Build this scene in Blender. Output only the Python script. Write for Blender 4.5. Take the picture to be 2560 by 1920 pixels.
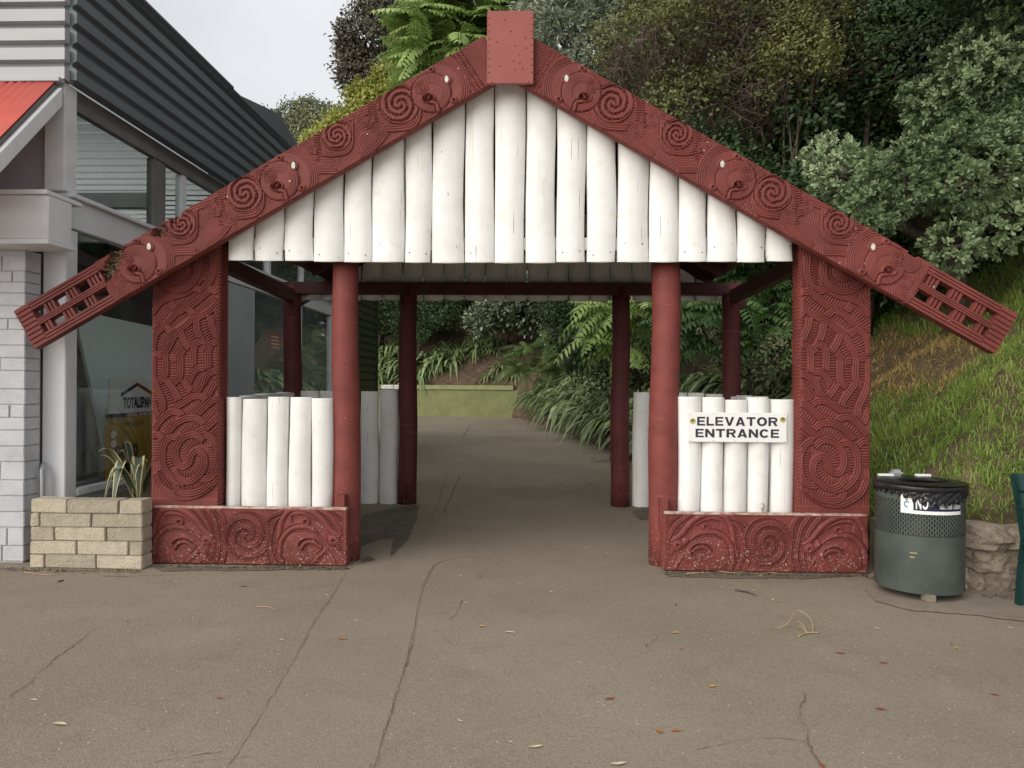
import bpy, bmesh, math, random
import numpy as np
from mathutils import Vector, Matrix
R = math.radians
rng = np.random.default_rng(7)
random.seed(7)
for o in list(bpy.data.objects):
    bpy.data.objects.remove(o)
scene = bpy.context.scene
COL = scene.collection

# ------------------------------------------------------------------ camera
CAM_H = 1.5
F_PX, CX, CY = 1849.0, 1280.0, 960.0          # photograph 2560 x 1920
YAW, ROLL = R(1.86), R(0.375)
cam = bpy.data.cameras.new('camera')
cam.sensor_width = 36.0
cam.lens = 36.0 * F_PX / 2560.0
cam.clip_start, cam.clip_end = 0.05, 600.0
cam_o = bpy.data.objects.new('camera', cam)
COL.objects.link(cam_o)
cam_o.matrix_world = (Matrix.Translation((0, 0, CAM_H)) @ Matrix.Rotation(YAW, 4, 'Z')
                      @ Matrix.Rotation(R(90), 4, 'X') @ Matrix.Rotation(ROLL, 4, 'Z'))
scene.camera = cam_o

# ------------------------------------------------------------------ sky, sun, exposure
SUN_EL, SUN_AZ = R(27), R(222)      # azimuth the light comes from, clockwise from +Y: behind the camera, to its left
world = bpy.data.worlds.new('World')
scene.world = world
world.use_nodes = True
wn = world.node_tree
wn.nodes.clear()
w_out = wn.nodes.new('ShaderNodeOutputWorld')
w_bg = wn.nodes.new('ShaderNodeBackground')
w_sky = wn.nodes.new('ShaderNodeTexSky')
w_sky.sky_type = 'NISHITA'
w_sky.sun_disc = False
w_sky.sun_elevation = SUN_EL
w_sky.sun_rotation = SUN_AZ
w_sky.air_density, w_sky.dust_density, w_sky.ozone_density = 1.0, 3.0, 1.0
w_hs = wn.nodes.new('ShaderNodeHueSaturation')
w_hs.inputs['Saturation'].default_value = 0.26
# thin, even overcast: pale cloud veil over the sky
w_tc = wn.nodes.new('ShaderNodeTexCoord')
w_no = wn.nodes.new('ShaderNodeTexNoise')
w_no.inputs['Scale'].default_value = 2.2
w_no.inputs['Detail'].default_value = 4
w_mr = wn.nodes.new('ShaderNodeMapRange')
w_mr.inputs['From Min'].default_value = 0.3
w_mr.inputs['From Max'].default_value = 0.7
w_mr.inputs['To Min'].default_value = 0.50
w_mr.inputs['To Max'].default_value = 0.85
w_mix = wn.nodes.new('ShaderNodeMix')
w_mix.data_type = 'RGBA'
w_mix.inputs['B'].default_value = (7.5, 7.6, 7.7, 1)
wn.links.new(w_tc.outputs['Generated'], w_no.inputs['Vector'])
wn.links.new(w_no.outputs['Fac'], w_mr.inputs['Value'])
wn.links.new(w_mr.outputs['Result'], w_mix.inputs['Factor'])
w_n2 = wn.nodes.new('ShaderNodeTexNoise'); w_n2.inputs['Scale'].default_value = 3.4; w_n2.inputs['Detail'].default_value = 5
w_m2 = wn.nodes.new('ShaderNodeMix'); w_m2.data_type = 'RGBA'
w_m2.inputs['A'].default_value = (6.3, 6.6, 7.1, 1); w_m2.inputs['B'].default_value = (8.3, 8.25, 8.15, 1)
wn.links.new(w_tc.outputs['Generated'], w_n2.inputs['Vector']); wn.links.new(w_n2.outputs['Fac'], w_m2.inputs['Factor']); wn.links.new(w_m2.outputs['Result'], w_mix.inputs['B'])
wn.links.new(w_sky.outputs['Color'], w_hs.inputs['Color'])
wn.links.new(w_hs.outputs['Color'], w_mix.inputs['A'])
wn.links.new(w_mix.outputs['Result'], w_bg.inputs['Color'])
wn.links.new(w_bg.outputs['Background'], w_out.inputs['Surface'])
w_bg.inputs['Strength'].default_value = 0.080

sun = bpy.data.lights.new('sun', 'SUN')
sun.energy = 1.5
sun.angle = R(62)
sun.color = (1.0, 0.95, 0.88)
sun_o = bpy.data.objects.new('sun', sun)
COL.objects.link(sun_o)
_d = Vector((math.sin(SUN_AZ) * math.cos(SUN_EL), math.cos(SUN_AZ) * math.cos(SUN_EL), math.sin(SUN_EL)))
sun_o.rotation_euler = _d.to_track_quat('Z', 'Y').to_euler()
sun_o.location = _d * 40

vs = scene.view_settings
vs.view_transform, vs.look, vs.exposure, vs.gamma = 'Standard', 'None', 0.72, 1.0
vs.use_curve_mapping = False

# ------------------------------------------------------------------ pixel -> world helpers (photo 2560x1920)
def ray(px, py):
    a, b = (px - CX) / F_PX, -(py - CY) / F_PX
    c, s = math.cos(ROLL), math.sin(ROLL)
    x, z = a * c - b * s, a * s + b * c
    c, s = math.cos(YAW), math.sin(YAW)
    return np.array([x * c - s, x * s + c, z])
def onY(px, py, Y):
    r = ray(px, py); t = Y / r[1]
    return r * t + np.array([0, 0, CAM_H])
def onX(px, py, X):
    r = ray(px, py); t = X / r[0]
    return r * t + np.array([0, 0, CAM_H])
def onZ(px, py, Z=0.0):
    r = ray(px, py); t = (Z - CAM_H) / r[2]
    return r * t + np.array([0, 0, CAM_H])

# ------------------------------------------------------------------ object helpers
ORIG = {}
def place(o, parent):
    """parent o (whose location is given in world space) to parent, keeping it where it is"""
    if parent is not None:
        o.parent = parent
        o.matrix_parent_inverse = Matrix.Translation(-ORIG[parent.name])
    ORIG[o.name] = Vector(o.location)
def tag(o, label=None, cat=None, group=None, kind=None):
    if label: o['label'] = label
    if cat: o['category'] = cat
    if group: o['group'] = group
    if kind: o['kind'] = kind
    return o
def empty(name, loc, label=None, cat=None, group=None):
    o = bpy.data.objects.new(name, None)
    o.empty_display_size = 0.2
    o.location = loc
    COL.objects.link(o)
    ORIG[o.name] = Vector(loc)
    return tag(o, label, cat, group)
def np_mesh(name, V, F, mats=(), smooth=False, tint=None, tint_name='tint', fmat=None):
    V = np.asarray(V, dtype=np.float32); F = np.asarray(F, dtype=np.int32)
    me = bpy.data.meshes.new(name)
    n, k = F.shape
    me.vertices.add(len(V)); me.vertices.foreach_set('co', V.ravel())
    me.loops.add(n * k); me.loops.foreach_set('vertex_index', F.ravel())
    me.polygons.add(n); me.polygons.foreach_set('loop_start', np.arange(0, n * k, k, dtype=np.int32))
    if smooth: me.polygons.foreach_set('use_smooth', np.ones(n, dtype=bool))
    if fmat is not None: me.polygons.foreach_set('material_index', np.asarray(fmat, dtype=np.int32))
    me.update(calc_edges=True)
    if tint is not None:
        at = me.attributes.new(tint_name, 'FLOAT', 'POINT')
        at.data.foreach_set('value', np.asarray(tint, dtype=np.float32))
    for m in mats: me.materials.append(m)
    return me
def obj(name, me, loc=(0, 0, 0), parent=None, rz=0.0, scale=None):
    o = bpy.data.objects.new(name, me)
    o.location = loc
    if rz: o.rotation_euler = (0, 0, rz)
    if scale is not None: o.scale = (scale,) * 3 if np.isscalar(scale) else scale
    COL.objects.link(o)
    place(o, parent)
    return o
def base_point(V):
    V = np.asarray(V)
    lo, hi = V.min(0), V.max(0)
    return np.array([(lo[0] + hi[0]) / 2, (lo[1] + hi[1]) / 2, lo[2]])
def np_obj(name, V, F, mats, parent=None, **kw):
    V = np.asarray(V, dtype=float); b = base_point(V)
    return obj(name, np_mesh(name, V - b, F, mats, **kw), b, parent)

class MB:
    """collects polygons in world coordinates and builds ONE mesh object"""
    def __init__(s): s.v = []; s.f = []; s.m = []
    def poly(s, pts, m=0):
        i = len(s.v); s.v += [tuple(map(float, p)) for p in pts]; s.f.append(tuple(range(i, i + len(pts)))); s.m.append(m)
    def box(s, lo, hi, m=0, jit=0.0):
        x0, y0, z0 = lo; x1, y1, z1 = hi
        P = [(x0, y0, z0), (x1, y0, z0), (x1, y1, z0), (x0, y1, z0), (x0, y0, z1), (x1, y0, z1), (x1, y1, z1), (x0, y1, z1)]
        if jit: P = [tuple(c + random.uniform(-jit, jit) for c in p) for p in P]
        s.hexa(P, m)
    def hexa(s, P, m=0):
        i = len(s.v); s.v += [tuple(map(float, p)) for p in P]
        for q in ((0, 3, 2, 1), (4, 5, 6, 7), (0, 1, 5, 4), (1, 2, 6, 5), (2, 3, 7, 6), (3, 0, 4, 7)):
            s.f.append(tuple(i + k for k in q)); s.m.append(m)
    def prism(s, pts2, fn0, fn1, m=0):
        """closed outline pts2, mapped to two ends by fn0 and fn1"""
        a = [fn0(p) for p in pts2]; b = [fn1(p) for p in pts2]; n = len(a)
        i = len(s.v); s.v += [tuple(map(float, p)) for p in a + b]
        s.f.append(tuple(range(i + n - 1, i - 1, -1))); s.m.append(m)
        s.f.append(tuple(range(i + n, i + 2 * n))); s.m.append(m)
        for k in range(n):
            k2 = (k + 1) % n
            s.f.append((i + k, i + k2, i + n + k2, i + n + k)); s.m.append(m)
    def tube(s, path, radii, seg=8, m=0, caps=True):
        path = [Vector(p) for p in path]
        if np.isscalar(radii): radii = [radii] * len(path)
        i0 = len(s.v); up = Vector((0.13, 0.31, 0.94))
        for k, p in enumerate(path):
            t = (path[min(k + 1, len(path) - 1)] - path[max(k - 1, 0)]).normalized()
            if abs(t.dot(up)) > .95: up = Vector((1, .2, 0)).normalized()
            a = t.cross(up).normalized(); b = a.cross(t).normalized()
            for q in range(seg):
                an = 2 * math.pi * q / seg
                s.v.append(tuple(p + (a * math.cos(an) + b * math.sin(an)) * radii[k]))
        for k in range(len(path) - 1):
            for q in range(seg):
                q2 = (q + 1) % seg; a = i0 + k * seg; b = a + seg
                s.f.append((a + q, b + q, b + q2, a + q2)); s.m.append(m)
        if caps:
            s.f.append(tuple(i0 + q for q in range(seg))); s.m.append(m)
            e = i0 + (len(path) - 1) * seg
            s.f.append(tuple(e + q for q in reversed(range(seg)))); s.m.append(m)
    def mesh(s, name, mats, smooth=False, origin=(0, 0, 0)):
        me = bpy.data.meshes.new(name)
        ox, oy, oz = origin
        me.from_pydata([(x - ox, y - oy, z - oz) for x, y, z in s.v], [], s.f)
        for mt in mats: me.materials.append(mt)
        me.polygons.foreach_set('material_index', np.array(s.m, dtype=np.int32))
        if smooth: me.polygons.foreach_set('use_smooth', np.ones(len(s.f), dtype=bool))
        me.update()
        return me
    def build(s, name, mat, parent=None, smooth=False, bevel=0.0, fix=True):
        mats = mat if isinstance(mat, (list, tuple)) else [mat]
        b = base_point(s.v)
        me = s.mesh(name, mats, smooth, b)
        if fix or bevel:
            bm = bmesh.new(); bm.from_mesh(me)
            if fix: bmesh.ops.recalc_face_normals(bm, faces=bm.faces)
            if bevel:
                bmesh.ops.bevel(bm, geom=[e for e in bm.edges if len(e.link_faces) == 2 and e.calc_face_angle(0) > .6],
                                offset=bevel, segments=2, affect='EDGES', clamp_overlap=True)
            bm.to_mesh(me); bm.free()
        return obj(name, me, b, parent)
def boxo(name, lo, hi, mat, parent=None, bevel=0.0, jit=0.0):
    m = MB(); m.box(lo, hi, 0, jit); return m.build(name, mat, parent, bevel=bevel)

# ------------------------------------------------------------------ materials
def N(nt, t, **kw):
    n = nt.nodes.new('ShaderNode' + t)
    for k, v in kw.items():
        if k in n.inputs: n.inputs[k].default_value = v
        else: setattr(n, k, v)
    return n
def rgba(c): return (c[0], c[1], c[2], 1.0)
def new_mat(name):
    m = bpy.data.materials.new(name); m.use_nodes = True
    nt = m.node_tree
    return m, nt, nt.nodes['Principled BSDF']
def mixc(nt, fac, a, b, blend='MIX'):
    x = nt.nodes.new('ShaderNodeMix'); x.data_type = 'RGBA'; x.blend_type = blend
    for s, v in (('Factor', fac), ('A', a), ('B', b)):
        if hasattr(v, 'is_output') or isinstance(v, bpy.types.NodeSocket): nt.links.new(v, x.inputs[s])
        elif s == 'Factor': x.inputs[s].default_value = v
        else: x.inputs[s].default_value = rgba(v)
    return x.outputs['Result']
def ramp(nt, val, p0, p1, v0=0.0, v1=1.0):
    r = N(nt, 'MapRange'); r.interpolation_type = 'SMOOTHSTEP'
    r.inputs['From Min'].default_value = p0; r.inputs['From Max'].default_value = p1
    r.inputs['To Min'].default_value = v0; r.inputs['To Max'].default_value = v1
    nt.links.new(val, r.inputs['Value'])
    return r.outputs['Result']
def noise(nt, vec, scale, detail=3, rough=.55):
    n = N(nt, 'TexNoise'); n.inputs['Scale'].default_value = scale; n.inputs['Detail'].default_value = detail
    n.inputs['Roughness'].default_value = rough
    if vec is not None: nt.links.new(vec, n.inputs['Vector'])
    return n.outputs['Fac']
def coords(nt, kind='Object', scale=(1, 1, 1), world=True):
    if world:
        g = N(nt, 'NewGeometry').outputs['Position']
    else:
        g = N(nt, 'TexCoord').outputs[kind]
    if scale == (1, 1, 1): return g
    mp = N(nt, 'Mapping'); mp.inputs['Scale'].default_value = scale
    nt.links.new(g, mp.inputs['Vector'])
    return mp.outputs['Vector']
def bump(nt, h, strength, dist, normal_to):
    b = N(nt, 'Bump'); b.inputs['Strength'].default_value = strength; b.inputs['Distance'].default_value = dist
    nt.links.new(h, b.inputs['Height']); nt.links.new(b.outputs['Normal'], normal_to)
def plain(name, c, rough=.6, c2=None, scale=6, stretch=(1, 1, 1), bump_s=.15, bump_scale=None, metal=0.0, spec=.4, dirt=None, dirt_amt=.5):
    m, nt, p = new_mat(name)
    v = coords(nt, scale=stretch)
    c2 = c2 or tuple(x * .72 for x in c)
    n1 = noise(nt, v, scale, 5)
    col = mixc(nt, ramp(nt, n1, .3, .72), c, c2)
    if dirt:
        n2 = noise(nt, coords(nt), scale * .45, 6, .65)
        col = mixc(nt, ramp(nt, n2, .5, .74, 0, dirt_amt), col, dirt)
    nt.links.new(col, p.inputs['Base Color'])
    p.inputs['Roughness'].default_value = rough
    p.inputs['Metallic'].default_value = metal
    p.inputs['Specular IOR Level'].default_value = spec
    if bump_s:
        bump(nt, noise(nt, v, bump_scale or scale * 6, 4), bump_s, .01, p.inputs['Normal'])
    return m
M = {}
def red_paint(name, c, c2, chips=0.0, rot=False, ring=False):
    m, nt, p = new_mat(name)
    pos = coords(nt)
    n1 = noise(nt, pos, 5, 5)
    col = mixc(nt, ramp(nt, n1, .3, .75), c, c2)
    n3 = noise(nt, coords(nt, scale=(1, 1, .12)), 30, 3)
    col = mixc(nt, ramp(nt, n3, .55, .8, 0, .3), col, tuple(x * .6 for x in c))
    if ring:      # old branch rings and hairline drying checks of a debarked pole
        sx = N(nt, 'SeparateXYZ'); nt.links.new(pos, sx.inputs[0])
        wv = N(nt, 'TexNoise'); wv.inputs['Scale'].default_value = 1.0; wv.inputs['Detail'].default_value = 3
        mp = N(nt, 'Mapping'); mp.inputs['Scale'].default_value = (2.5, 2.5, 22); nt.links.new(pos, mp.inputs['Vector'])
        nt.links.new(mp.outputs['Vector'], wv.inputs['Vector'])
        col = mixc(nt, ramp(nt, wv.outputs['Fac'], .66, .74, 0, .22), col, (.42, .15, .13))
        mp2 = N(nt, 'Mapping'); mp2.inputs['Scale'].default_value = (28, 28, .9); nt.links.new(pos, mp2.inputs['Vector'])
        ck = noise(nt, mp2.outputs['Vector'], 1.0, 2)
        col = mixc(nt, ramp(nt, ck, .68, .72, 0, .8), col, (.06, .012, .012))
    if chips:
        sx = N(nt, 'SeparateXYZ'); nt.links.new(pos, sx.inputs[0])
        n2 = noise(nt, pos, 55, 6, .75)
        low = ramp(nt, sx.outputs['Z'], .0, .62, .135 * chips, 0)
        ad = N(nt, 'Math', operation='ADD'); nt.links.new(n2, ad.inputs[0]); nt.links.new(low, ad.inputs[1])
        col = mixc(nt, ramp(nt, ad.outputs[0], .66, .69), col, (.62, .55, .43))
    if rot:
        at = N(nt, 'Attribute'); at.attribute_name = 'rot'
        wood = mixc(nt, ramp(nt, noise(nt, pos, 40, 4), .35, .65), (.045, .028, .016), (.34, .25, .15))
        col = mixc(nt, at.outputs['Fac'], col, wood)
        # lichen specks on the weathered top edge
        vo = N(nt, 'TexVoronoi'); vo.inputs['Scale'].default_value = 16; nt.links.new(pos, vo.inputs['Vector'])
        sp = ramp(nt, vo.outputs['Distance'], .10, .13, 1, 0)
        gate = ramp(nt, noise(nt, pos, 7, 3), .60, .66)
        mu = N(nt, 'Math', operation='MULTIPLY'); nt.links.new(sp, mu.inputs[0]); nt.links.new(gate, mu.inputs[1])
        col = mixc(nt, mu.outputs[0], col, (.55, .53, .45))
    nt.links.new(col, p.inputs['Base Color'])
    p.inputs['Roughness'].default_value = .62
    p.inputs['Specular IOR Level'].default_value = .3
    bump(nt, noise(nt, coords(nt, scale=(1, 1, .25)), 70, 4), .25, .004, p.inputs['Normal'])
    return m
RED, RED2 = (.245, .049, .042), (.175, .034, .030)
M['red'] = red_paint('red_paint', RED, RED2)
M['red_pillar'] = red_paint('red_paint_pillar', (.200, .047, .038), (.145, .034, .028))
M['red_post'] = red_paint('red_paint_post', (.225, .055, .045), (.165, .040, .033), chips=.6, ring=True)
M['red_post_shaded'] = red_paint('red_paint_post_shaded', (.125, .029, .030), (.090, .021, .023), chips=.35, ring=True)  # post red darkened: the shade on the rear posts is put into the colour
M['red_base'] = red_paint('red_paint_worn', (.200, .047, .038), (.145, .034, .028), chips=.52)
M['red_barge'] = red_paint('red_paint_barge', (.202, .048, .039), (.147, .035, .028), rot=True)
M['red_plate'] = plain('red_plate', (.295, .078, .063), .5, (.255, .066, .054), 3, bump_s=.05, dirt=(.27, .07, .06))
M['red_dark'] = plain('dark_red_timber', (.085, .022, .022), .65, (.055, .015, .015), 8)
def white_log_mat():
    m, nt, p = new_mat('white_log_paint')
    pos = coords(nt)
    col = mixc(nt, ramp(nt, noise(nt, pos, 4, 4), .35, .7), (.86, .855, .83), (.79, .78, .745))
    st = noise(nt, coords(nt, scale=(22, 22, .8)), 1.0, 4)
    col = mixc(nt, ramp(nt, st, .60, .78, 0, .5), col, (.52, .49, .42))
    ck = noise(nt, coords(nt, scale=(60, 60, 1.6)), 1.0, 2)
    col = mixc(nt, ramp(nt, ck, .715, .735, 0, .75), col, (.18, .16, .13))
    sp = noise(nt, coords(nt, scale=(1, 1, .45)), 34, 3, .6)
    col = mixc(nt, ramp(nt, sp, .735, .755, 0, .85), col, (.12, .10, .08))
    yl = noise(nt, pos, 9, 4)
    col = mixc(nt, ramp(nt, yl, .56, .72, 0, .30), col, (.66, .60, .45))
    oi = N(nt, 'ObjectInfo'); hs = N(nt, 'HueSaturation'); nt.links.new(ramp(nt, oi.outputs['Random'], 0, 1, .93, 1.02), hs.inputs['Value']); nt.links.new(col, hs.inputs['Color']); col = hs.outputs['Color']
    nt.links.new(col, p.inputs['Base Color'])
    p.inputs['Roughness'].default_value = .5
    p.inputs['Specular IOR Level'].default_value = .3
    bump(nt, noise(nt, coords(nt, scale=(1, 1, .3)), 25, 4), .3, .006, p.inputs['Normal'])
    return m
M['log'] = white_log_mat()
M['white'] = plain('white_paint', (.76, .77, .77), .55, (.68, .69, .70), 4, bump_s=.06, dirt=(.44, .43, .40), dirt_amt=.4)
M['bluegrey'] = plain('pale_blue_grey_paint', (.73, .735, .745), .55, (.67, .675, .685), 3, bump_s=.06)
M['greypanel'] = plain('grey_wall_panel', (.44, .465, .49), .6, (.40, .425, .45), 2, bump_s=.05)
M['brickpaint'] = plain('painted_brick', (.54, .545, .565), .6, (.47, .475, .495), 7, bump_s=.5, bump_scale=60, dirt=(.36, .35, .33), dirt_amt=.5)
M['brickjoint'] = plain('painted_mortar', (.50, .505, .52), .8, (.44, .445, .46), 9, bump_s=.4)
M['sheet_front'] = plain('pale_grey_sheet', (.42, .43, .435), .45, (.37, .38, .385), 3, stretch=(.3, 1, 1), bump_s=.04, dirt=(.35, .34, .32), dirt_amt=.5)
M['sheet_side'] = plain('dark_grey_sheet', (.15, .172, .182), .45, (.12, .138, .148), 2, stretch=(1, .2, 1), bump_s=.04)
M['soffit'] = plain('soffit_timber', (.20, .19, .185), .65, (.15, .145, .14), 3)
M['awning'] = plain('red_awning_sheet', (.58, .10, .07), .5, (.50, .085, .06), 3, bump_s=.03, dirt=(.40, .10, .07))
M['greenboard'] = plain('dark_green_weatherboard', (.040, .058, .024), .5, (.028, .042, .018), 4, stretch=(1, .3, 1))
M['greenwall'] = plain('sage_green_render', (.20, .215, .09), .85, (.155, .165, .07), 2.2, bump_s=.9, bump_scale=26, dirt=(.20, .17, .09), dirt_amt=.6)
M['greencap'] = plain('sage_green_cap', (.25, .26, .12), .7, (.20, .21, .095), 3)
def stone_mat(name, c, c2, c3, s=9):
    m, nt, p = new_mat(name)
    pos = coords(nt)
    col = mixc(nt, ramp(nt, noise(nt, pos, s, 6, .65), .35, .65), c, c2)
    col = mixc(nt, ramp(nt, noise(nt, pos, s * 5, 4), .55, .7, 0, .8), col, c3)
    oi = N(nt, 'ObjectInfo')
    hs = N(nt, 'HueSaturation'); hs.inputs['Saturation'].default_value = 1
    nt.links.new(ramp(nt, oi.outputs['Random'], 0, 1, .82, 1.15), hs.inputs['Value']); nt.links.new(col, hs.inputs['Color'])
    nt.links.new(hs.outputs['Color'], p.inputs['Base Color'])
    p.inputs['Roughness'].default_value = .9
    p.inputs['Specular IOR Level'].default_value = .2
    bump(nt, noise(nt, pos, s * 5, 8, .7), .9, .026, p.inputs['Normal'])
    return m
M['block'] = stone_mat('split_face_block', (.62, .54, .41), (.53, .46, .35), (.38, .335, .26), 11)
M['mortar'] = plain('mortar', (.42, .37, .29), .95, (.33, .29, .23), 14, bump_s=.5)
M['stone'] = stone_mat('rough_stone', (.36, .30, .225), (.25, .21, .16), (.13, .112, .085), 8)
M['metal_grey'] = plain('galvanised_grey', (.42, .43, .44), .4, (.33, .34, .35), 8, metal=.3, bump_s=.05)
M['bin'] = plain('bin_green', (.070, .088, .075), .48, (.050, .063, .054), 5, bump_s=.05, dirt=(.10, .105, .08), dirt_amt=.55)
M['black'] = plain('black_plastic', (.012, .012, .013), .35, (.02, .02, .02), 12, bump_s=.3, bump_scale=25)
M['bag'] = plain('black_bin_bag', (.013, .013, .015), .22, (.02, .02, .022), 20, bump_s=.9, bump_scale=30)
M['bench'] = plain('bench_green', (.012, .050, .044), .4, (.009, .038, .034), 5, stretch=(.3, 1, 1), bump_s=.08)
M['sign'] = plain('sign_white', (.83, .83, .81), .4, (.80, .80, .78), 4, bump_s=.02)
M['ink'] = plain('sign_ink', (.035, .030, .045), .5, (.03, .026, .04), 8, bump_s=0)
M['navy'] = plain('navy_print', (.012, .016, .05), .5, (.010, .013, .042), 8, bump_s=0)
M['redprint'] = plain('red_print', (.36, .035, .03), .5, (.33, .03, .028), 8, bump_s=0)
M['yellowprint'] = plain('yellow_board', (.50, .31, .045), .6, (.44, .26, .04), 4, bump_s=.03)
M['gold'] = plain('gold_badge', (.52, .42, .12), .45, (.46, .36, .10), 20, bump_s=.05)
M['shell'] = plain('shell_disc', (.72, .70, .60), .3, (.50, .50, .40), 30, bump_s=.2)
M['boardpale'] = plain('pale_blue_board', (.80, .86, .86), .5, (.76, .82, .82), 2, bump_s=.02)
M['boardedge'] = plain('board_edge', (.62, .58, .50), .8, (.38, .34, .28), 40, stretch=(1, 1, .1))
M['shopdark'] = plain('shop_interior', (.22, .22, .21), .9, (.16, .16, .155), 2)
M['shopfloor'] = plain('shop_floor', (.16, .15, .14), .8, (.12, .115, .11), 3)
M['orange_brown'] = plain('orange_brown_crate', (.26, .10, .035), .7, (.20, .075, .028), 5)
def glass_mat():
    m, nt, p = new_mat('window_glass')
    out = nt.nodes['Material Output']
    tr = N(nt, 'BsdfTransparent'); tr.inputs['Color'].default_value = (.93, .95, .94, 1)
    gl = N(nt, 'BsdfGlossy'); gl.inputs['Roughness'].default_value = .015; gl.inputs['Color'].default_value = (.92, .95, 1, 1)
    lw = N(nt, 'LayerWeight'); lw.inputs['Blend'].default_value = .5
    pw = N(nt, 'Math', operation='POWER'); nt.links.new(lw.outputs['Facing'], pw.inputs[0]); pw.inputs[1].default_value = 4.0
    fr = N(nt, 'Math', operation='MULTIPLY_ADD'); nt.links.new(pw.outputs[0], fr.inputs[0]); fr.inputs[1].default_value = .9; fr.inputs[2].default_value = .05
    bump(nt, noise(nt, coords(nt), 1.3, 2), .05, .02, gl.inputs['Normal'])
    mx = N(nt, 'MixShader')
    nt.links.new(fr.outputs[0], mx.inputs['Fac']); nt.links.new(tr.outputs[0], mx.inputs[1]); nt.links.new(gl.outputs[0], mx.inputs[2])
    nt.links.new(mx.outputs[0], out.inputs['Surface'])
    return m
M['glass'] = glass_mat()
def skylight_mat():
    m, nt, p = new_mat('skylight_sheet')
    out = nt.nodes['Material Output']
    a = N(nt, 'BsdfTranslucent'); a.inputs['Color'].default_value = (.85, .86, .86, 1)
    b = N(nt, 'BsdfDiffuse'); b.inputs['Color'].default_value = (.7, .71, .71, 1)
    mx = N(nt, 'MixShader'); mx.inputs['Fac'].default_value = .25
    nt.links.new(a.outputs[0], mx.inputs[1]); nt.links.new(b.outputs[0], mx.inputs[2]); nt.links.new(mx.outputs[0], out.inputs['Surface'])
    return m
M['skylight'] = skylight_mat()
def leaf_mat(name, dark, mid, light, rough=.45, trans=.22, spec=.35):
    m, nt, p = new_mat(name)
    out = nt.nodes['Material Output']
    at = N(nt, 'Attribute'); at.attribute_name = 'tint'
    oi = N(nt, 'ObjectInfo')
    cr = N(nt, 'ValToRGB')
    e = cr.color_ramp.elements
    e[0].position, e[0].color = 0.0, rgba(dark)
    e[1].position, e[1].color = 1.0, rgba(light)
    k = cr.color_ramp.elements.new(.5); k.color = rgba(mid)
    nt.links.new(at.outputs['Fac'], cr.inputs['Fac'])
    hs = N(nt, 'HueSaturation')
    nt.links.new(ramp(nt, oi.outputs['Random'], 0, 1, .85, 1.12), hs.inputs['Value']); nt.links.new(cr.outputs['Color'], hs.inputs['Color'])
    nt.links.new(hs.outputs['Color'], p.inputs['Base Color'])
    p.inputs['Roughness'].default_value = rough
    p.inputs['Specular IOR Level'].default_value = spec
    t = N(nt, 'BsdfTranslucent'); nt.links.new(hs.outputs['Color'], t.inputs['Color'])
    mx = N(nt, 'MixShader'); mx.inputs['Fac'].default_value = trans
    nt.links.new(p.outputs[0], mx.inputs[1]); nt.links.new(t.outputs[0], mx.inputs[2]); nt.links.new(mx.outputs[0], out.inputs['Surface'])
    return m
M['l_rosette'] = leaf_mat('leaf_grey_green', (.085, .13, .055), (.25, .325, .165), (.50, .57, .35))
M['l_olive'] = leaf_mat('leaf_olive', (.055, .066, .022), (.165, .182, .058), (.38, .37, .13))
M['l_dark'] = leaf_mat('leaf_dark_green', (.014, .028, .010), (.038, .072, .024), (.105, .165, .055))
M['l_long'] = leaf_mat('leaf_silvery', (.11, .135, .085), (.235, .27, .185), (.42, .45, .34))
M['l_pinnate'] = leaf_mat('leaf_fresh_green', (.17, .27, .065), (.32, .45, .13), (.54, .62, .28), trans=.3)
M['l_pinnate_dark'] = leaf_mat('leaf_deep_green', (.055, .115, .035), (.11, .21, .065), (.24, .36, .13), trans=.2)
M['l_yellow'] = leaf_mat('leaf_yellow_green', (.24, .27, .045), (.42, .44, .09), (.58, .56, .18), trans=.3)
M['l_far'] = leaf_mat('leaf_far', (.10, .12, .065), (.19, .21, .11), (.30, .30, .16))
M['l_brown'] = leaf_mat('leaf_dark_bronze', (.060, .053, .038), (.125, .112, .080), (.25, .23, .17))
M['l_strap'] = leaf_mat('strap_leaf', (.10, .145, .06), (.25, .33, .14), (.50, .56, .34), rough=.35, trans=.2, spec=.5)
M['l_gloss'] = leaf_mat('leaf_glossy', (.040, .062, .028), (.10, .14, .07), (.30, .34, .22), rough=.25, spec=.8)
M['l_fern'] = leaf_mat('leaf_fern', (.06, .115, .035), (.12, .20, .055), (.23, .31, .10), trans=.3)
M['grass'] = leaf_mat('grass_blades', (.16, .25, .05), (.38, .50, .12), (.70, .43, .19), rough=.6, trans=.4)
M['flax_green'] = plain('agave_green', (.075, .105, .060), .45, (.055, .078, .044), 20, stretch=(1, 1, .1), bump_s=.1)
M['flax_cream'] = plain('agave_margin', (.50, .46, .26), .5, (.42, .38, .2), 20, bump_s=.05)
M['bark'] = plain('bark', (.10, .075, .055), .9, (.055, .042, .032), 14, stretch=(1, 1, .3), bump_s=.8)
M['twig'] = plain('dry_twig', (.15, .108, .085), .9, (.10, .072, .058), 12)
M['straw'] = plain('straw', (.46, .34, .19), .8, (.36, .25, .13), 30)
M['leaf_cream'] = plain('dry_leaf_cream', (.60, .54, .38), .7, (.5, .44, .3), 50, bump_s=.1)
M['leaf_orange'] = plain('dry_leaf_orange', (.46, .17, .04), .7, (.38, .13, .03), 50, bump_s=.1)
M['leaf_yellow'] = plain('dry_leaf_yellow', (.55, .36, .10), .7, (.46, .29, .08), 50, bump_s=.1)
M['leaf_red'] = plain('dry_leaf_red', (.33, .09, .045), .7, (.26, .07, .035), 50, bump_s=.1)
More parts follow.
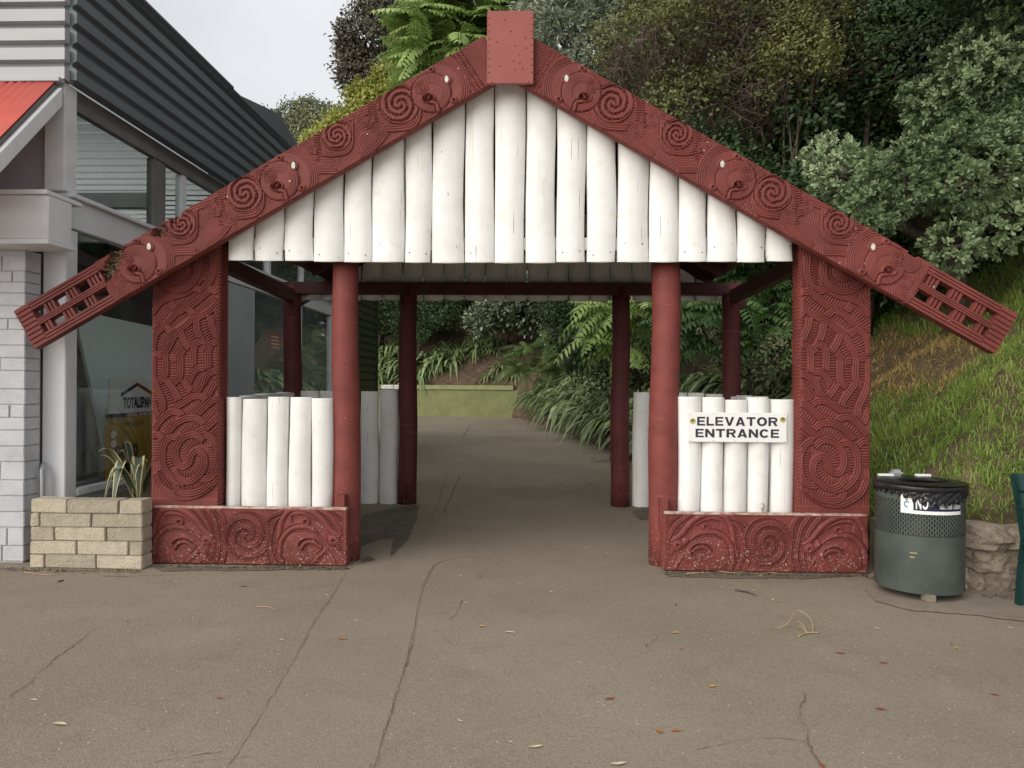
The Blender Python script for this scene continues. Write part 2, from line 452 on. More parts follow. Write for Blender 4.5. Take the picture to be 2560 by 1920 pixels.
M['petal'] = plain('yellow_petal', (.75, .52, .02), .6, (.7, .45, .02), 50, bump_s=0)
def asphalt_mat(name, dark=1.0, grey=0.0):
    m, nt, p = new_mat(name)
    pos = coords(nt)
    big = noise(nt, pos, .42, 6, .62)
    col = mixc(nt, ramp(nt, big, .3, .7), tuple(dark * x for x in (.228, .187, .139)), tuple(dark * x for x in (.292, .244, .186)))
    med = noise(nt, pos, 3.2, 6, .65)
    col = mixc(nt, ramp(nt, med, .52, .72, 0, .35), col, tuple(dark * x for x in (.175, .142, .104)))
    st = noise(nt, coords(nt, scale=(1, .35, 1)), 1.1, 5, .6)
    col = mixc(nt, ramp(nt, st, .58, .75, 0, .3), col, tuple(dark * x for x in (.345, .29, .222)))
    vo = N(nt, 'TexVoronoi'); vo.inputs['Scale'].default_value = 150; nt.links.new(pos, vo.inputs['Vector'])
    sc = N(nt, 'SeparateColor'); nt.links.new(vo.outputs['Color'], sc.inputs[0])
    col = mixc(nt, ramp(nt, sc.outputs[0], .55, 1.0, 0, .34), col, tuple(dark * x for x in (.41, .35, .27)))
    col = mixc(nt, ramp(nt, sc.outputs[1], .62, 1.0, 0, .36), col, tuple(dark * x for x in (.115, .094, .070)))
    vo2 = N(nt, 'TexVoronoi'); vo2.inputs['Scale'].default_value = 46; nt.links.new(pos, vo2.inputs['Vector'])
    s2 = N(nt, 'SeparateColor'); nt.links.new(vo2.outputs['Color'], s2.inputs[0])
    a1 = ramp(nt, s2.outputs[0], .955, .965); a2 = ramp(nt, vo2.outputs['Distance'], .16, .24, 1, 0)
    mu = N(nt, 'Math', operation='MULTIPLY'); nt.links.new(a1, mu.inputs[0]); nt.links.new(a2, mu.inputs[1])
    col = mixc(nt, mu.outputs[0], col, (.50, .48, .43))
    if grey: col = mixc(nt, grey, col, (.27, .245, .205))
    nt.links.new(col, p.inputs['Base Color'])
    p.inputs['Roughness'].default_value = .88
    p.inputs['Specular IOR Level'].default_value = .25
    hh = N(nt, 'Math', operation='ADD'); nt.links.new(vo.outputs['Distance'], hh.inputs[0]); nt.links.new(noise(nt, pos, 55, 4), hh.inputs[1])
    bump(nt, hh.outputs[0], .35, .005, p.inputs['Normal'])
    return m
M['asphalt'] = asphalt_mat('asphalt')
M['asphalt_strip'] = asphalt_mat('asphalt_strip', 1.0, .16)
M['crack'] = plain('crack_dirt', (.125, .100, .072), .95, (.19, .158, .105), 12, bump_s=.6)
M['stain'] = plain('damp_asphalt', (.088, .072, .054), .7, (.15, .124, .094), 9, bump_s=.6, bump_scale=120)
M['chalk'] = plain('pale_scuff', (.36, .325, .275), .9, (.29, .255, .205), 18, bump_s=.3)
M['concrete'] = plain('concrete_pad', (.26, .215, .165), .9, (.205, .17, .13), 7, bump_s=.5, bump_scale=60)
M['soil'] = plain('leafy_soil', (.115, .075, .046), .95, (.065, .046, .030), 5, bump_s=.9, bump_scale=20, dirt=(.22, .145, .085), dirt_amt=.8)
# ================================================================== GROUND AND HILLSIDE
def struct(o): o['kind'] = 'structure'; return o
gm = MB(); gm.poly([(-160, -60, 0), (160, -60, 0), (160, 200, 0), (-160, 200, 0)])
ground = struct(obj('ground', gm.mesh('ground', [M['asphalt']])))

EDGE = np.array([(14, 5.35), (3.32, 5.55), (3.06, 5.98), (2.82, 6.14), (2.80, 6.5), (2.78, 9.3), (2.35, 13), (1.72, 16.7), (.98, 21.9),
                 (-.45, 31.6), (-1.2, 33.3), (-8, 35.2), (-30, 38), (-70, 42)], float)
EH = np.array([.42, .42, .42, .40, .30, .25, .35, .40, .45, .6, 1.32, 1.32, 1.2, 1.0])
POLY = np.vstack([EDGE, [(-70, -20), (14, -20)]])
def edge_dist(x, y):
    x = np.asarray(x, float).ravel(); y = np.asarray(y, float).ravel()
    best = np.full(x.shape, 1e9); h0 = np.zeros_like(x)
    for i in range(len(EDGE) - 1):
        a, b = EDGE[i], EDGE[i + 1]; ab = b - a
        t = np.clip(((x - a[0]) * ab[0] + (y - a[1]) * ab[1]) / ab.dot(ab), 0, 1)
        d = np.hypot(x - a[0] - t * ab[0], y - a[1] - t * ab[1])
        k = d < best; best[k] = d[k]; h0[k] = (EH[i] * (1 - t) + EH[i + 1] * t)[k]
    ins = np.zeros(x.shape, bool); n = len(POLY)
    for i in range(n):
        a, b = POLY[i], POLY[(i + 1) % n]
        if a[1] == b[1]: continue
        c = ((a[1] > y) != (b[1] > y)) & (x < (b[0] - a[0]) * (y - a[1]) / (b[1] - a[1]) + a[0])
        ins ^= c
    return np.where(ins, -best, best), h0
def hz(x, y):
    sh = np.shape(x)
    d, h0 = edge_dist(x, y)
    xx = np.asarray(x, float).ravel(); yy = np.asarray(y, float).ravel()
    s = np.clip(d / .16, 0, 1); s = s * s * (3 - 2 * s)
    dd = np.maximum(d, 0)
    z = h0 * s + .80 * np.minimum(dd, 5) + .95 * np.clip(dd - 5, 0, 17) + .2 * np.clip(dd - 22, 0, 60)
    z += (np.clip(dd, 0, 1.5) / 1.5) * (.10 * np.sin(xx * 2.3 + yy * 1.1) * np.sin(yy * 1.9 - xx * .7) + .05 * np.sin(xx * 5.1) * np.sin(yy * 4.7))
    z = np.where(d < 0, -.5, z)
    return z.reshape(sh) if sh else float(z[0])
gx = np.unique(np.concatenate([np.arange(-66, -12, 1.5), np.arange(-12, 2.2, .35), np.arange(2.2, 6.2, .1), np.arange(6.2, 40, .8)]))
gy = np.unique(np.concatenate([np.arange(4.8, 11, .1), np.arange(11, 36, .3), np.arange(36, 86, 1.4)]))
GX, GY = np.meshgrid(gx, gy)
GZ = hz(GX, GY)
nx, ny = len(gx), len(gy)
ii = (np.arange(ny - 1)[:, None] * nx + np.arange(nx - 1)[None, :]).ravel()
FQ = np.stack([ii, ii + 1, ii + nx + 1, ii + nx], 1)
VV = np.stack([GX.ravel(), GY.ravel(), GZ.ravel()], 1)
keep = (VV[FQ][:, :, 2] > -.45).any(1)
FQ = FQ[keep]
used = np.unique(FQ); remap = -np.ones(len(VV), int); remap[used] = np.arange(len(used))
hill = struct(obj('hillside', np_mesh('hillside', VV[used], remap[FQ], [M['soil']], smooth=True)))

# cracks, joints, damp stains and the concrete strip, each a thin sheet laid on the asphalt
def strip(name, px, w, mat, z=.004, rough=.6, parent=ground, sub=14):
    pts = [onZ(*p)[:2] for p in px]
    P = []
    for a, b in zip(pts[:-1], pts[1:]):
        for k in range(sub): P.append(a + (b - a) * k / sub)
    P.append(pts[-1]); P = np.array(P)
    T = np.gradient(P, axis=0); T /= np.maximum(np.linalg.norm(T, axis=1, keepdims=True), 1e-6)
    Nn = np.stack([-T[:, 1], T[:, 0]], 1)
    n = len(P)
    wob = np.convolve(rng.normal(0, 1, n + 8), np.ones(9) / 3, 'valid'); wob[0] = wob[-1] = 0
    P = P + Nn * (wob * .008 + rng.normal(0, w * .25, n))[:, None]
    gate_ = np.clip(np.convolve(rng.normal(.55, .9, n + 10), np.ones(11) / 11 * 1.6, 'valid'), .30, 1.4)
    ww = w * .8 * (.55 + rough * rng.uniform(-.5, .6, n)) * .5 * gate_
    ww[0] = ww[-1] = w * .05
    A, B = P + Nn * ww[:, None], P - Nn * ww[:, None]
    V = np.concatenate([np.c_[A, np.full(n, z)], np.c_[B, np.full(n, z)]])
    i = np.arange(n - 1)
    return np_obj(name, V, np.stack([i, i + n, i + n + 1, i + 1], 1), [mat], parent)
for px, w in (([(868, 1430), (800, 1545), (740, 1650), (660, 1775), (568, 1920)], .011),
              ([(1178, 1060), (1150, 1105)], .05), ([(1140, 1125), (1125, 1165), (1100, 1240), (1062, 1345)], .024),
              ([(1150, 1190), (1110, 1285)], .03),
              ([(1075, 1425), (1055, 1480), (1030, 1590), (1005, 1690), (975, 1790), (938, 1905), (930, 1920)], .010),
              ([(1120, 1272), (1180, 1272), (1250, 1276), (1320, 1279)], .012),
              ([(1075, 1425), (1110, 1402), (1150, 1394), (1195, 1391)], .012),
              ([(1150, 1500), (1140, 1540), (1130, 1555)], .008), ([(240, 1570), (150, 1640), (60, 1715), (20, 1750)], .009),
              ([(2005, 1730), (2005, 1790), (2020, 1830), (2040, 1880), (2055, 1915)], .010),
              ([(1740, 1880), (1830, 1855), (1950, 1850), (2020, 1855)], .006),
              ([(255, 1442), (330, 1442), (445, 1437)], .02),
              ([(1640, 1590), (1620, 1615), (1618, 1625)], .008)):
    strip('crack', px, w, M['crack'])
for px, w in (([(385, 1905), (480, 1890), (560, 1880)], .010), ([(390, 1870), (425, 1872), (445, 1885)], .010), ([(450, 1910), (520, 1900), (640, 1898)], .008)):
    strip('scuff_mark', px, w, M['chalk'], z=.0062)
def patch(name, px, mat, z, parent=ground, jag=.03):
    P = [onZ(*p)[:2] for p in px]; Q = []
    n = len(P)
    for k in range(n):
        a, b = P[k], P[(k + 1) % n]
        for t in np.arange(0, 1, .1): Q.append(a + (b - a) * t + rng.normal(0, jag * .6, 2) + jag * .8 * np.array([math.sin(t * 9 + k * 2), math.cos(t * 7 + k)]))
    m = MB(); m.poly([(q[0], q[1], z) for q in Q]); 
    return m.build(name, mat, parent, fix=False)
patch('asphalt_strip', [(868, 1430), (1040, 1425), (1075, 1425), (1055, 1480), (1030, 1590), (1005, 1690), (975, 1790), (938, 1905), (900, 2010), (510, 2010), (568, 1920), (660, 1775), (740, 1650), (800, 1545)], M['asphalt_strip'], .0025, jag=.003)
patch('damp_stain', [(893, 1325), (905, 1290), (985, 1270), (1050, 1262), (1040, 1300), (1020, 1350), (985, 1385), (975, 1395), (980, 1360), (985, 1345), (940, 1350), (900, 1370)], M['stain'], .0042, jag=.004)
patch('damp_stain', [(1580, 1283), (1605, 1268), (1625, 1275), (1620, 1300), (1600, 1300)], M['stain'], .0042, jag=.015)
patch('damp_stain', [(900, 1398), (925, 1392), (940, 1400), (905, 1408)], M['stain'], .0044, jag=.01)
patch('concrete_pad', [(2165, 1478), (2200, 1476), (2330, 1488), (2560, 1502), (2620, 1506), (2620, 1552), (2560, 1556), (2440, 1540), (2280, 1528), (2190, 1505)], M['concrete'], .006, jag=.008)
patch('dirt_strip', [(385, 1418), (860, 1416), (875, 1424), (600, 1428), (400, 1428)], M['crack'], .0048, jag=.01)
patch('dirt_strip', [(1660, 1432), (1750, 1430), (2165, 1432), (2175, 1440), (2000, 1448), (1800, 1446), (1670, 1442)], M['crack'], .0048, jag=.012)

# ================================================================== CARVED RELIEF
def catmull(pts, step):
    P = np.asarray(pts, float)
    if len(P) < 3:
        n = max(2, int(np.linalg.norm(P[1] - P[0]) / step)); return P[0] + (P[1] - P[0]) * np.linspace(0, 1, n)[:, None]
    Q = np.vstack([2 * P[0] - P[1], P, 2 * P[-1] - P[-2]]); out = []
    for i in range(1, len(Q) - 2):
        p0, p1, p2, p3 = Q[i - 1:i + 3]
        n = max(3, int(np.linalg.norm(p2 - p1) / step)); t = np.linspace(0, 1, n, endpoint=False)[:, None]
        out.append(.5 * (2 * p1 + (p2 - p0) * t + (2 * p0 - 5 * p1 + 4 * p2 - p3) * t ** 2 + (3 * p1 - p0 - 3 * p2 + p3) * t ** 3))
    return np.vstack(out + [P[-1:]])
class Relief:
    def __init__(s, w, h, res):
        s.nx, s.ny = int(round(w / res)) + 1, int(round(h / res)) + 1
        s.u = np.linspace(0, w, s.nx); s.v = np.linspace(0, h, s.ny)
        s.U, s.V = np.meshgrid(s.u, s.v)
        s.H = np.zeros_like(s.U); s.rot = np.zeros_like(s.U); s.w, s.h, s.res = w, h, res
    def near(s, pts, reach):
        P = catmull(pts, s.res * .7)
        lo, hi = P.min(0) - reach, P.max(0) + reach
        i0, i1 = np.searchsorted(s.u, (lo[0], hi[0])); j0, j1 = np.searchsorted(s.v, (lo[1], hi[1]))
        if i1 <= i0 or j1 <= j0: return None
        sl = (slice(j0, j1), slice(i0, i1))
        X = np.stack([s.U[sl].ravel(), s.V[sl].ravel()], 1)
        D = np.empty(len(X)); K = np.empty(len(X), int)
        for a in range(0, len(X), 20000):
            q = X[a:a + 20000]
            d2 = (q ** 2).sum(1)[:, None] + (P ** 2).sum(1)[None] - 2 * q @ P.T
            k = d2.argmin(1); K[a:a + 20000] = k; D[a:a + 20000] = np.sqrt(np.maximum(d2[np.arange(len(q)), k], 0))
        T = np.gradient(P, axis=0); T /= np.maximum(np.linalg.norm(T, axis=1, keepdims=True), 1e-9)
        sg = np.sign((X[:, 0] - P[K, 0]) * T[K, 1] - (X[:, 1] - P[K, 1]) * T[K, 0])
        S = np.concatenate([[0], np.cumsum(np.linalg.norm(np.diff(P, axis=0), axis=1))])
        along = ((X - P[K]) * T[K]).sum(1)
        end = ((K == 0) & (along < -s.res)) | ((K == len(P) - 1) & (along > s.res))
        sh = s.U[sl].shape
        return sl, (D * sg).reshape(sh), (S[K] + along).reshape(sh), end.reshape(sh)
    def band(s, pts, w, n=3, amp=.012, lift=.004):
        r = s.near(pts, w * .55)
        if r is None: return
        sl, d, S, end = r
        m = (np.abs(d) < w / 2) & ~end
        t = (d / w + .5) * n
        h = lift + amp * np.abs(np.sin(math.pi * t)) ** .8
        Hs = s.H[sl]; Hs[m] = h[m]
        e = (np.abs(d) >= w / 2) & (np.abs(d) < w / 2 + .004) & ~end
        Hs[e] = np.minimum(Hs[e], -.002)
    def notch(s, pts, w, pitch=.019, amp=.010, low=-.003, duty=.62):
        r = s.near(pts, w * .55)
        if r is None: return
        sl, d, S, end = r
        m = (np.abs(d) < w / 2) & ~end
        f = (S / pitch) % 1.0
        h = low + amp * np.clip((duty - np.abs(f - .5) * 2 * 1.0) * 6 + .5, 0, 1) * (1 - .35 * (2 * d / w) ** 2)
        s.H[sl][m] = h[m]
    def ridge(s, pts, w, h):
        r = s.near(pts, w * .6)
        if r is None: return
        sl, d, S, end = r
        m = (np.abs(d) < w / 2) & ~end
        s.H[sl][m] = (h * np.sqrt(np.maximum(1 - (2 * d / w) ** 2, 0)))[m]
    def ellipse(s, c, rx, ry, fn, ang=0.0):
        du, dv = s.U - c[0], s.V - c[1]
        ca, sa = math.cos(ang), math.sin(ang)
        x, y = (du * ca + dv * sa) / rx, (-du * sa + dv * ca) / ry
        r = np.hypot(x, y); m = r < 1
        s.H[m] = fn(r, np.arctan2(y, x), s.H)[m]
    def spiral(s, c, rad, arms=2, turns=2.0, ridge_h=.016, ticks=True, floor=-.010, flip=1):
        du, dv = s.U - c[0], s.V - c[1]
        r = np.hypot(du, dv); th = np.arctan2(dv, du) * flip
        pitch = rad / turns                         # radial gain of one arm per turn
        ph = (r / pitch - th / (2 * math.pi)) * arms
        f = ph % 1.0
        m = r < rad
        h = np.full_like(r, floor)
        body = np.abs(f - .5) < .27
        hr = ridge_h * (.75 + .25 * np.abs(np.cos((f - .5) / .27 * math.pi)))
        h[body] = hr[body]
        if ticks:                                   # groups of three little cross bars between the coils
            q = (th * np.maximum(r, .02) / .021) % 1.0
            g = ((th + .35 * np.floor(ph)) * 6 / (2 * math.pi)) % 1.0
            tk = (~body) & (g < .42) & (q < .55)
            h[tk] = ridge_h * .9
        core = r < rad * .10
        h[core] = ridge_h
        rim = (r > rad * .93); h[rim] = ridge_h * .95
        s.H[m] = h[m]
        e = (r >= rad) & (r < rad + .005); s.H[e] = -.010
    def rings(s, c, rad, pitch=.013, amp=.006, lift=0.0):
        r = np.hypot(s.U - c[0], s.V - c[1]); m = r < rad
        s.H[m] = (lift + amp * np.abs(np.sin(math.pi * r / pitch)))[m]
def relief_obj(name, rl, to_world, depth, mat, parent, mirror=False, rot=False):
    """front face from the height field, sides and back closed; to_world(u, v, out) -> xyz"""
    nx, ny = rl.nx, rl.ny
    V = to_world(rl.U.ravel(), rl.V.ravel(), rl.H.ravel())
    ii = (np.arange(ny - 1)[:, None] * nx + np.arange(nx - 1)[None, :]).ravel()
    Fq = np.stack([ii, ii + 1, ii + nx + 1, ii + nx], 1)
    rim = np.concatenate([np.arange(nx), np.arange(1, ny) * nx + nx - 1, (ny - 1) * nx + np.arange(nx - 2, -1, -1), np.arange(ny - 2, 0, -1) * nx])
    Bk = to_world(rl.U.ravel()[rim], rl.V.ravel()[rim], np.full(len(rim), -depth))
    n0 = len(V); k = np.arange(len(rim)); k2 = (k + 1) % len(rim)
    Fs = np.stack([rim[k2], rim[k], n0 + k, n0 + k2], 1)
    c = to_world(np.array([0, rl.w, rl.w, 0]), np.array([0, 0, rl.h, rl.h]), np.full(4, -depth - .0005))
    n1 = n0 + len(rim)
    V = np.concatenate([V, Bk, c]); Fq = np.concatenate([Fq, Fs, [[n1, n1 + 3, n1 + 2, n1 + 1]]])
    if mirror: Fq = Fq[:, ::-1]
    t = None
    if rot: t = np.concatenate([rl.rot.ravel(), rl.rot.ravel()[rim], np.zeros(4)])
    return np_obj(name, V, Fq, [mat], parent, tint=t, tint_name='rot')

# ================================================================== THE GATEWAY
GC = -0.25                       # centre line
gate = empty('carved_gateway', (GC, 7.6, 0), 'red carved timber gateway with white half-log gable spanning the path', 'gateway')
PY = 6.05                        # pillar face
def mir(x): return 2 * GC - x

# ---- pillars: bands traced from the photograph, mirrored for the other side
pil_x0 = onY(379, 1100, PY)[0]; pil_x1 = onY(545, 1100, PY)[0]
nail_me = None
pil_z0, pil_z1 = .455, 2.78
PW = pil_x1 - pil_x0
pr = Relief(PW, pil_z1 - pil_z0, .0040)
def pa(p): q = onY(370 + p[0] / 5.185, 640 + p[1] / 5.185, PY); return (q[0] - pil_x0, q[2] - pil_z0)
def pb(p): q = onY(370 + p[0] / 4.88, 940 + p[1] / 4.88, PY); return (q[0] - pil_x0, q[2] - pil_z0)
BW = .058
plain_top = pb((0, 1490))[1]
pr.H[:] = -.003
pr.H += np.where(pr.V > plain_top, .002 * np.sin(pr.U * 260 + 3 * np.sin(pr.V * 9)), .004)
for f, L in ((pa, [[(330, 640), (500, 560), (640, 460)], [(110, 860), (200, 740), (300, 640)], [(590, 700), (720, 620), (850, 500)], [(270, 890), (380, 800), (520, 700)],
                   [(140, 1230), (190, 1100), (270, 980)], [(300, 1260), (380, 1150), (450, 1040)], [(500, 900), (560, 1010), (630, 1130)], [(720, 830), (760, 960), (840, 1100)],
                   [(880, 780), (930, 900)], [(160, 1310), (165, 1450), (160, 1620)], [(335, 1360), (340, 1500), (340, 1640)], [(520, 1210), (520, 1380), (520, 1570)],
                   [(690, 1150), (690, 1290), (690, 1440)], [(885, 1150), (885, 1300), (880, 1460)], [(650, 1560), (640, 1659)], [(860, 1590), (850, 1659)],
                   [(560, 60), (580, 200), (540, 330), (420, 390), (320, 350)], [(770, 30), (780, 200), (720, 340)], [(920, 100), (920, 380)], [(80, 560), (200, 520)], [(150, 250), (200, 400), (280, 480)]]),
             (pb, [[(640, 960), (620, 1080), (540, 1170), (420, 1180)], [(620, 780), (520, 810), (440, 900), (420, 1020)], [(300, 800), (255, 900), (250, 1010), (280, 1100)],
                   [(770, 840), (800, 980), (790, 1100), (720, 1190)], [(110, 780), (105, 900), (110, 1020)], [(120, 1140), (190, 1260), (300, 1340)], [(430, 1370), (560, 1350), (690, 1270)],
                   [(180, 690), (240, 610), (340, 540)], [(390, 700), (480, 630), (620, 580)], [(480, 460), (560, 390), (660, 320)], [(690, 510), (780, 440), (880, 370)],
                   [(200, 90), (240, 200), (280, 330)], [(410, 90), (440, 180), (470, 290)], [(85, 180), (100, 280), (120, 390)], [(590, 160), (630, 80), (660, 0)], [(730, 210), (790, 120), (850, 40)],
                   [(800, 640), (850, 700), (890, 780)]])):
    for q in L: pr.notch([f(p) for p in q], .075, pitch=.022, amp=.017, low=-.006)
sp = []
for k in range(60):
    t = k / 59; th = -2.2 + t * 2 * math.pi * 1.55; r = 55 + 215 * t
    sp.append((400 + r * math.cos(th), 190 + r * math.sin(th) * 1.0))
for f, L in ((pa, [sp, [(60, 740), (170, 600), (320, 530), (470, 490), (600, 410), (680, 300)], [(840, 0), (850, 200), (800, 350), (710, 440), (600, 410)],
                   [(950, 450), (860, 450), (800, 420)], [(60, 560), (120, 620)], [(300, 600), (370, 690), (490, 680), (640, 590), (790, 460)],
                   [(70, 900), (160, 930), (260, 860), (380, 740), (470, 700)], [(530, 690), (640, 775), (760, 745), (880, 640), (955, 520)],
                   [(230, 920), (350, 985), (470, 920), (590, 820), (690, 790)], [(70, 1230), (85, 1100), (130, 990), (210, 920)],
                   [(105, 1270), (200, 1275), (280, 1180), (340, 1060), (400, 980)], [(285, 1310), (380, 1320), (460, 1230), (500, 1130)],
                   [(430, 980), (470, 1090), (540, 1200)], [(635, 840), (655, 980), (700, 1090), (770, 1210)], [(810, 780), (840, 920), (890, 1050), (950, 1200)],
                   [(890, 690), (950, 770)], [(600, 1440), (598, 1250), (630, 1140), (710, 1110)], [(790, 1460), (790, 1250), (820, 1150), (900, 1110)],
                   [(235, 1270), (240, 1450), (225, 1560), (150, 1640)], [(430, 1310), (430, 1480), (410, 1590), (330, 1650)], [(80, 1300), (75, 1480), (80, 1659)],
                   [(530, 1659), (580, 1540), (650, 1465), (740, 1450)], [(720, 1659), (770, 1560), (850, 1495), (950, 1490)]]),
             (pb, [[(90, 40), (130, 180), (190, 330), (170, 430), (90, 490)], [(235, 50), (320, 170), (380, 290), (320, 390)], [(440, 50), (510, 160), (570, 240)], [(60, 330), (100, 430), (130, 500)],
                   [(560, 230), (640, 140), (690, 0)], [(720, 270), (790, 140), (870, 20)],
                   [(290, 400), (420, 340), (540, 260), (650, 250), (750, 310)], [(590, 490), (700, 380), (800, 295), (900, 285)],
                   [(80, 650), (180, 520), (290, 440), (390, 450), (460, 520)], [(235, 700), (350, 580), (480, 515), (610, 520), (700, 590)],
                   [(600, 690), (720, 630), (830, 530), (900, 470)], [(60, 730), (130, 715), (190, 770)],
                   [(90, 1190), (150, 1330), (280, 1430), (400, 1475), (560, 1460), (720, 1380), (830, 1260)], [(335, 1320), (390, 1410), (520, 1430), (660, 1390), (770, 1300)],
                   [(400, 760), (290, 750), (210, 830), (185, 1000), (215, 1140), (320, 1260), (450, 1310)],
                   [(690, 700), (800, 780), (850, 900), (850, 1080), (800, 1210), (720, 1255), (640, 1250)],
                   [(680, 790), (610, 725), (510, 720), (400, 790), (345, 930), (365, 1050), (430, 1105), (505, 1060), (540, 965), (600, 905), (680, 960), (700, 1080), (640, 1200), (510, 1285), (400, 1250), (330, 1150)]])):
    for q in L: pr.band([f(p) for p in q], BW, 3, .017)
c0 = pa((395, 185)); r0_ = np.hypot(pr.U - c0[0], pr.V - c0[1]); reg = (pr.V > pa((0, 640))[1])
m0 = r0_ < .088; pr.H[m0] = (.004 + .017 * np.abs(np.sin(math.pi * r0_ / .0185)) ** .8)[m0]
arc = lambda r, a0, a1: [(c0[0] + r * math.cos(t), c0[1] + r * math.sin(t)) for t in np.linspace(a0, a1, 16)]
pr.notch(arc(.112, -2.9, .9), .046, pitch=.022, amp=.017, low=-.006)
pr.band(arc(.165, -3.0, .3), .058, 3, .017)
for px in (pr.U < .012, pr.U > PW - .008): pr.H[px] = np.minimum(pr.H[px], .003)
def build_pillar(side):
    if side < 0: tw = lambda u, v, o: np.stack([pil_x0 + u, PY - o, pil_z0 + v], 1)
    else: tw = lambda u, v, o: np.stack([mir(pil_x0 + u), PY - o, pil_z0 + v], 1)
    p = relief_obj('pillar', pr, tw, .165, M['red_pillar'], gate, mirror=side > 0)
    # inner edge: rows of slanting notches cut down the side of the slab
    nz = int((pil_z1 - pil_z0) / .0045); nd = 16
    z = np.linspace(pil_z0, pil_z1, nz); dpt = np.linspace(0, .165, nd)
    Zg, Dg = np.meshgrid(z, dpt, indexing='ij')
    zz = Zg + .5 * np.abs(Dg - .09)
    f = (zz / .030) % 1.0
    o = .002 + .018 * np.where(f < .7, f / .7, (1 - f) / .3)
    o[:, 0] = .001; o[:, -1] = .001
    X = pil_x1 + o
    if side > 0: X = mir(X)
    V = np.stack([X.ravel(), PY + Dg.ravel(), Zg.ravel()], 1)
    ii = (np.arange(nz - 1)[:, None] * nd + np.arange(nd - 1)[None, :]).ravel()
    Fq = np.stack([ii, ii + 1, ii + nd + 1, ii + nd], 1)
    if side > 0: Fq = Fq[:, ::-1]
    e = np_obj('notched_edge', V, Fq, [M['red_pillar']], p)
    return p
for sd in (-1, 1): build_pillar(sd)

# ---- base boards with two profile heads round a spiral
BY = 5.985
bx0 = onY(380, 1340, BY)[0]; bx1 = onY(866, 1340, BY)[0]
BWD, BHT = bx1 - bx0, .452
br = Relief(BWD, BHT, .0040)
def pc(p): q = onY(360 + p[0] / 4.096, 1220 + p[1] / 4.096, BY); return (q[0] - bx0, q[2] + .0)
br.H[:] = .0
for k in range(7):        # sweeping ribbed bands behind the heads
    o = k * 62
    for L in ([(420 + o * .9, 220), (520 + o * .8, 330), (620 + o * .55, 470), (650 + o * .5, 640), (580 + o * .6, 790)],):
        (br.notch if k % 2 else br.band)([pc(p) for p in L], .030 if k % 2 else .034, **({'pitch': .018, 'amp': .015, 'low': -.006} if k % 2 else {'n': 2, 'amp': .012}))
for k in range(7):
    o = k * 62
    L = [(1740 - o * .9 + 120, 220), (1560 - o * .75, 320), (1440 - o * .55, 480), (1420 - o * .5, 640), (1500 - o * .6, 790)]
    (br.notch if k % 2 else br.band)([pc(p) for p in L], .030 if k % 2 else .034, **({'pitch': .018, 'amp': .015, 'low': -.006} if k % 2 else {'n': 2, 'amp': .012}))
for k in range(4):
    (br.notch if k % 2 else br.band)([pc(p) for p in [(1640 + k * 75, 220), (1800 + k * 70, 330), (1940 + k * 55, 520), (2010 + k * 40, 640)]], .030, **({'pitch': .018, 'amp': .015, 'low': -.006} if k % 2 else {'n': 2, 'amp': .012}))
cs = pc((1060, 505)); RS = .205
du, dv = br.U - cs[0], br.V - cs[1]; rr = np.hypot(du, dv * 1.0); th = np.arctan2(dv, du)
ph = (rr / .155 - th / (2 * math.pi)) * 2 % 1.0
bandm = np.abs(ph - .5) < .28
t3 = (ph - .22) / .56 * 3
hb = .002 + .014 * np.abs(np.sin(math.pi * t3)) ** .8
tick = (th * np.maximum(rr, .02) / .019) % 1.0
hn = -.007 + .014 * (tick < .55)
hs_ = np.where(bandm, hb, hn)
m_ = rr < RS; br.H[m_] = hs_[m_]
def base_head(ox):
    g = lambda x, y: pc((x + ox, y))
    sc = .00078
    # skull: smooth raised mass with fine curved gouges
    for c, rx, ry in (((300, 420), 215, 205), ((330, 640), 235, 190)):
        cc = g(*c)
        br.ellipse(cc, rx * sc, ry * sc, lambda r, a, H: .012 * np.sqrt(np.maximum(1 - r ** 3, 0)) + .0025 * np.sin(r * rx * sc / .011 * 2 * math.pi) * (r > .72) * (np.sin(a * 1.0 + 2.2) > 0))
    br.band([g(*p) for p in ((85, 600), (110, 380), (200, 240), (340, 225), (500, 310), (610, 440), (700, 520))], .050, 1, .013, .004)
    br.band([g(*p) for p in ((95, 690), (120, 540), (230, 430), (370, 415), (500, 460), (610, 560))], .046, 1, .013, .004)
    # sunken eye field with a ringed eye
    br.ridge([g(*p) for p in ((225, 335), (330, 325), (450, 380), (550, 470))], .062, -.006)
    e = g(365, 362)
    br.ellipse(e, .036, .030, lambda r, a, H: np.where(r > .45, .016 * np.sqrt(np.maximum(1 - ((r - .72) / .3) ** 2, 0)), -.004))
    # mouth hollow with a curled tongue
    mo = g(400, 605)
    br.ellipse(mo, .105, .072, lambda r, a, H: np.where(r > .86, .014, -.014))
    br.ridge([g(*p) for p in ((300, 640), (360, 575), (440, 570), (505, 615))], .030, .010)
    br.ridge([g(*p) for p in ((395, 660), (455, 690))], .028, .006)
    br.ridge([g(*p) for p in ((430, 790), (500, 710), (580, 640))], .040, .013)
    br.ridge([g(*p) for p in ((575, 640), (640, 740), (665, 800))], .030, .011)
    k = g(645, 550)
    br.ellipse(k, .050, .046, lambda r, a, H: np.where(r > .22, .018 * np.sqrt(np.maximum(1 - r ** 2, 0)) + .003, -.006))
    for q in (((150, 620), .055), ((185, 760), .045)):
        c = g(*q[0]); rr2 = np.hypot(br.U - c[0], br.V - c[1]); mm = (rr2 < q[1]) & (br.H > .002)
        br.H[mm] += (.0025 * np.sin(rr2 / .010 * 2 * math.pi))[mm]
base_head(0); base_head(1295)
br.notch([(BWD - .028, 0), (BWD - .028, BHT)], .020, pitch=.017, amp=.010)
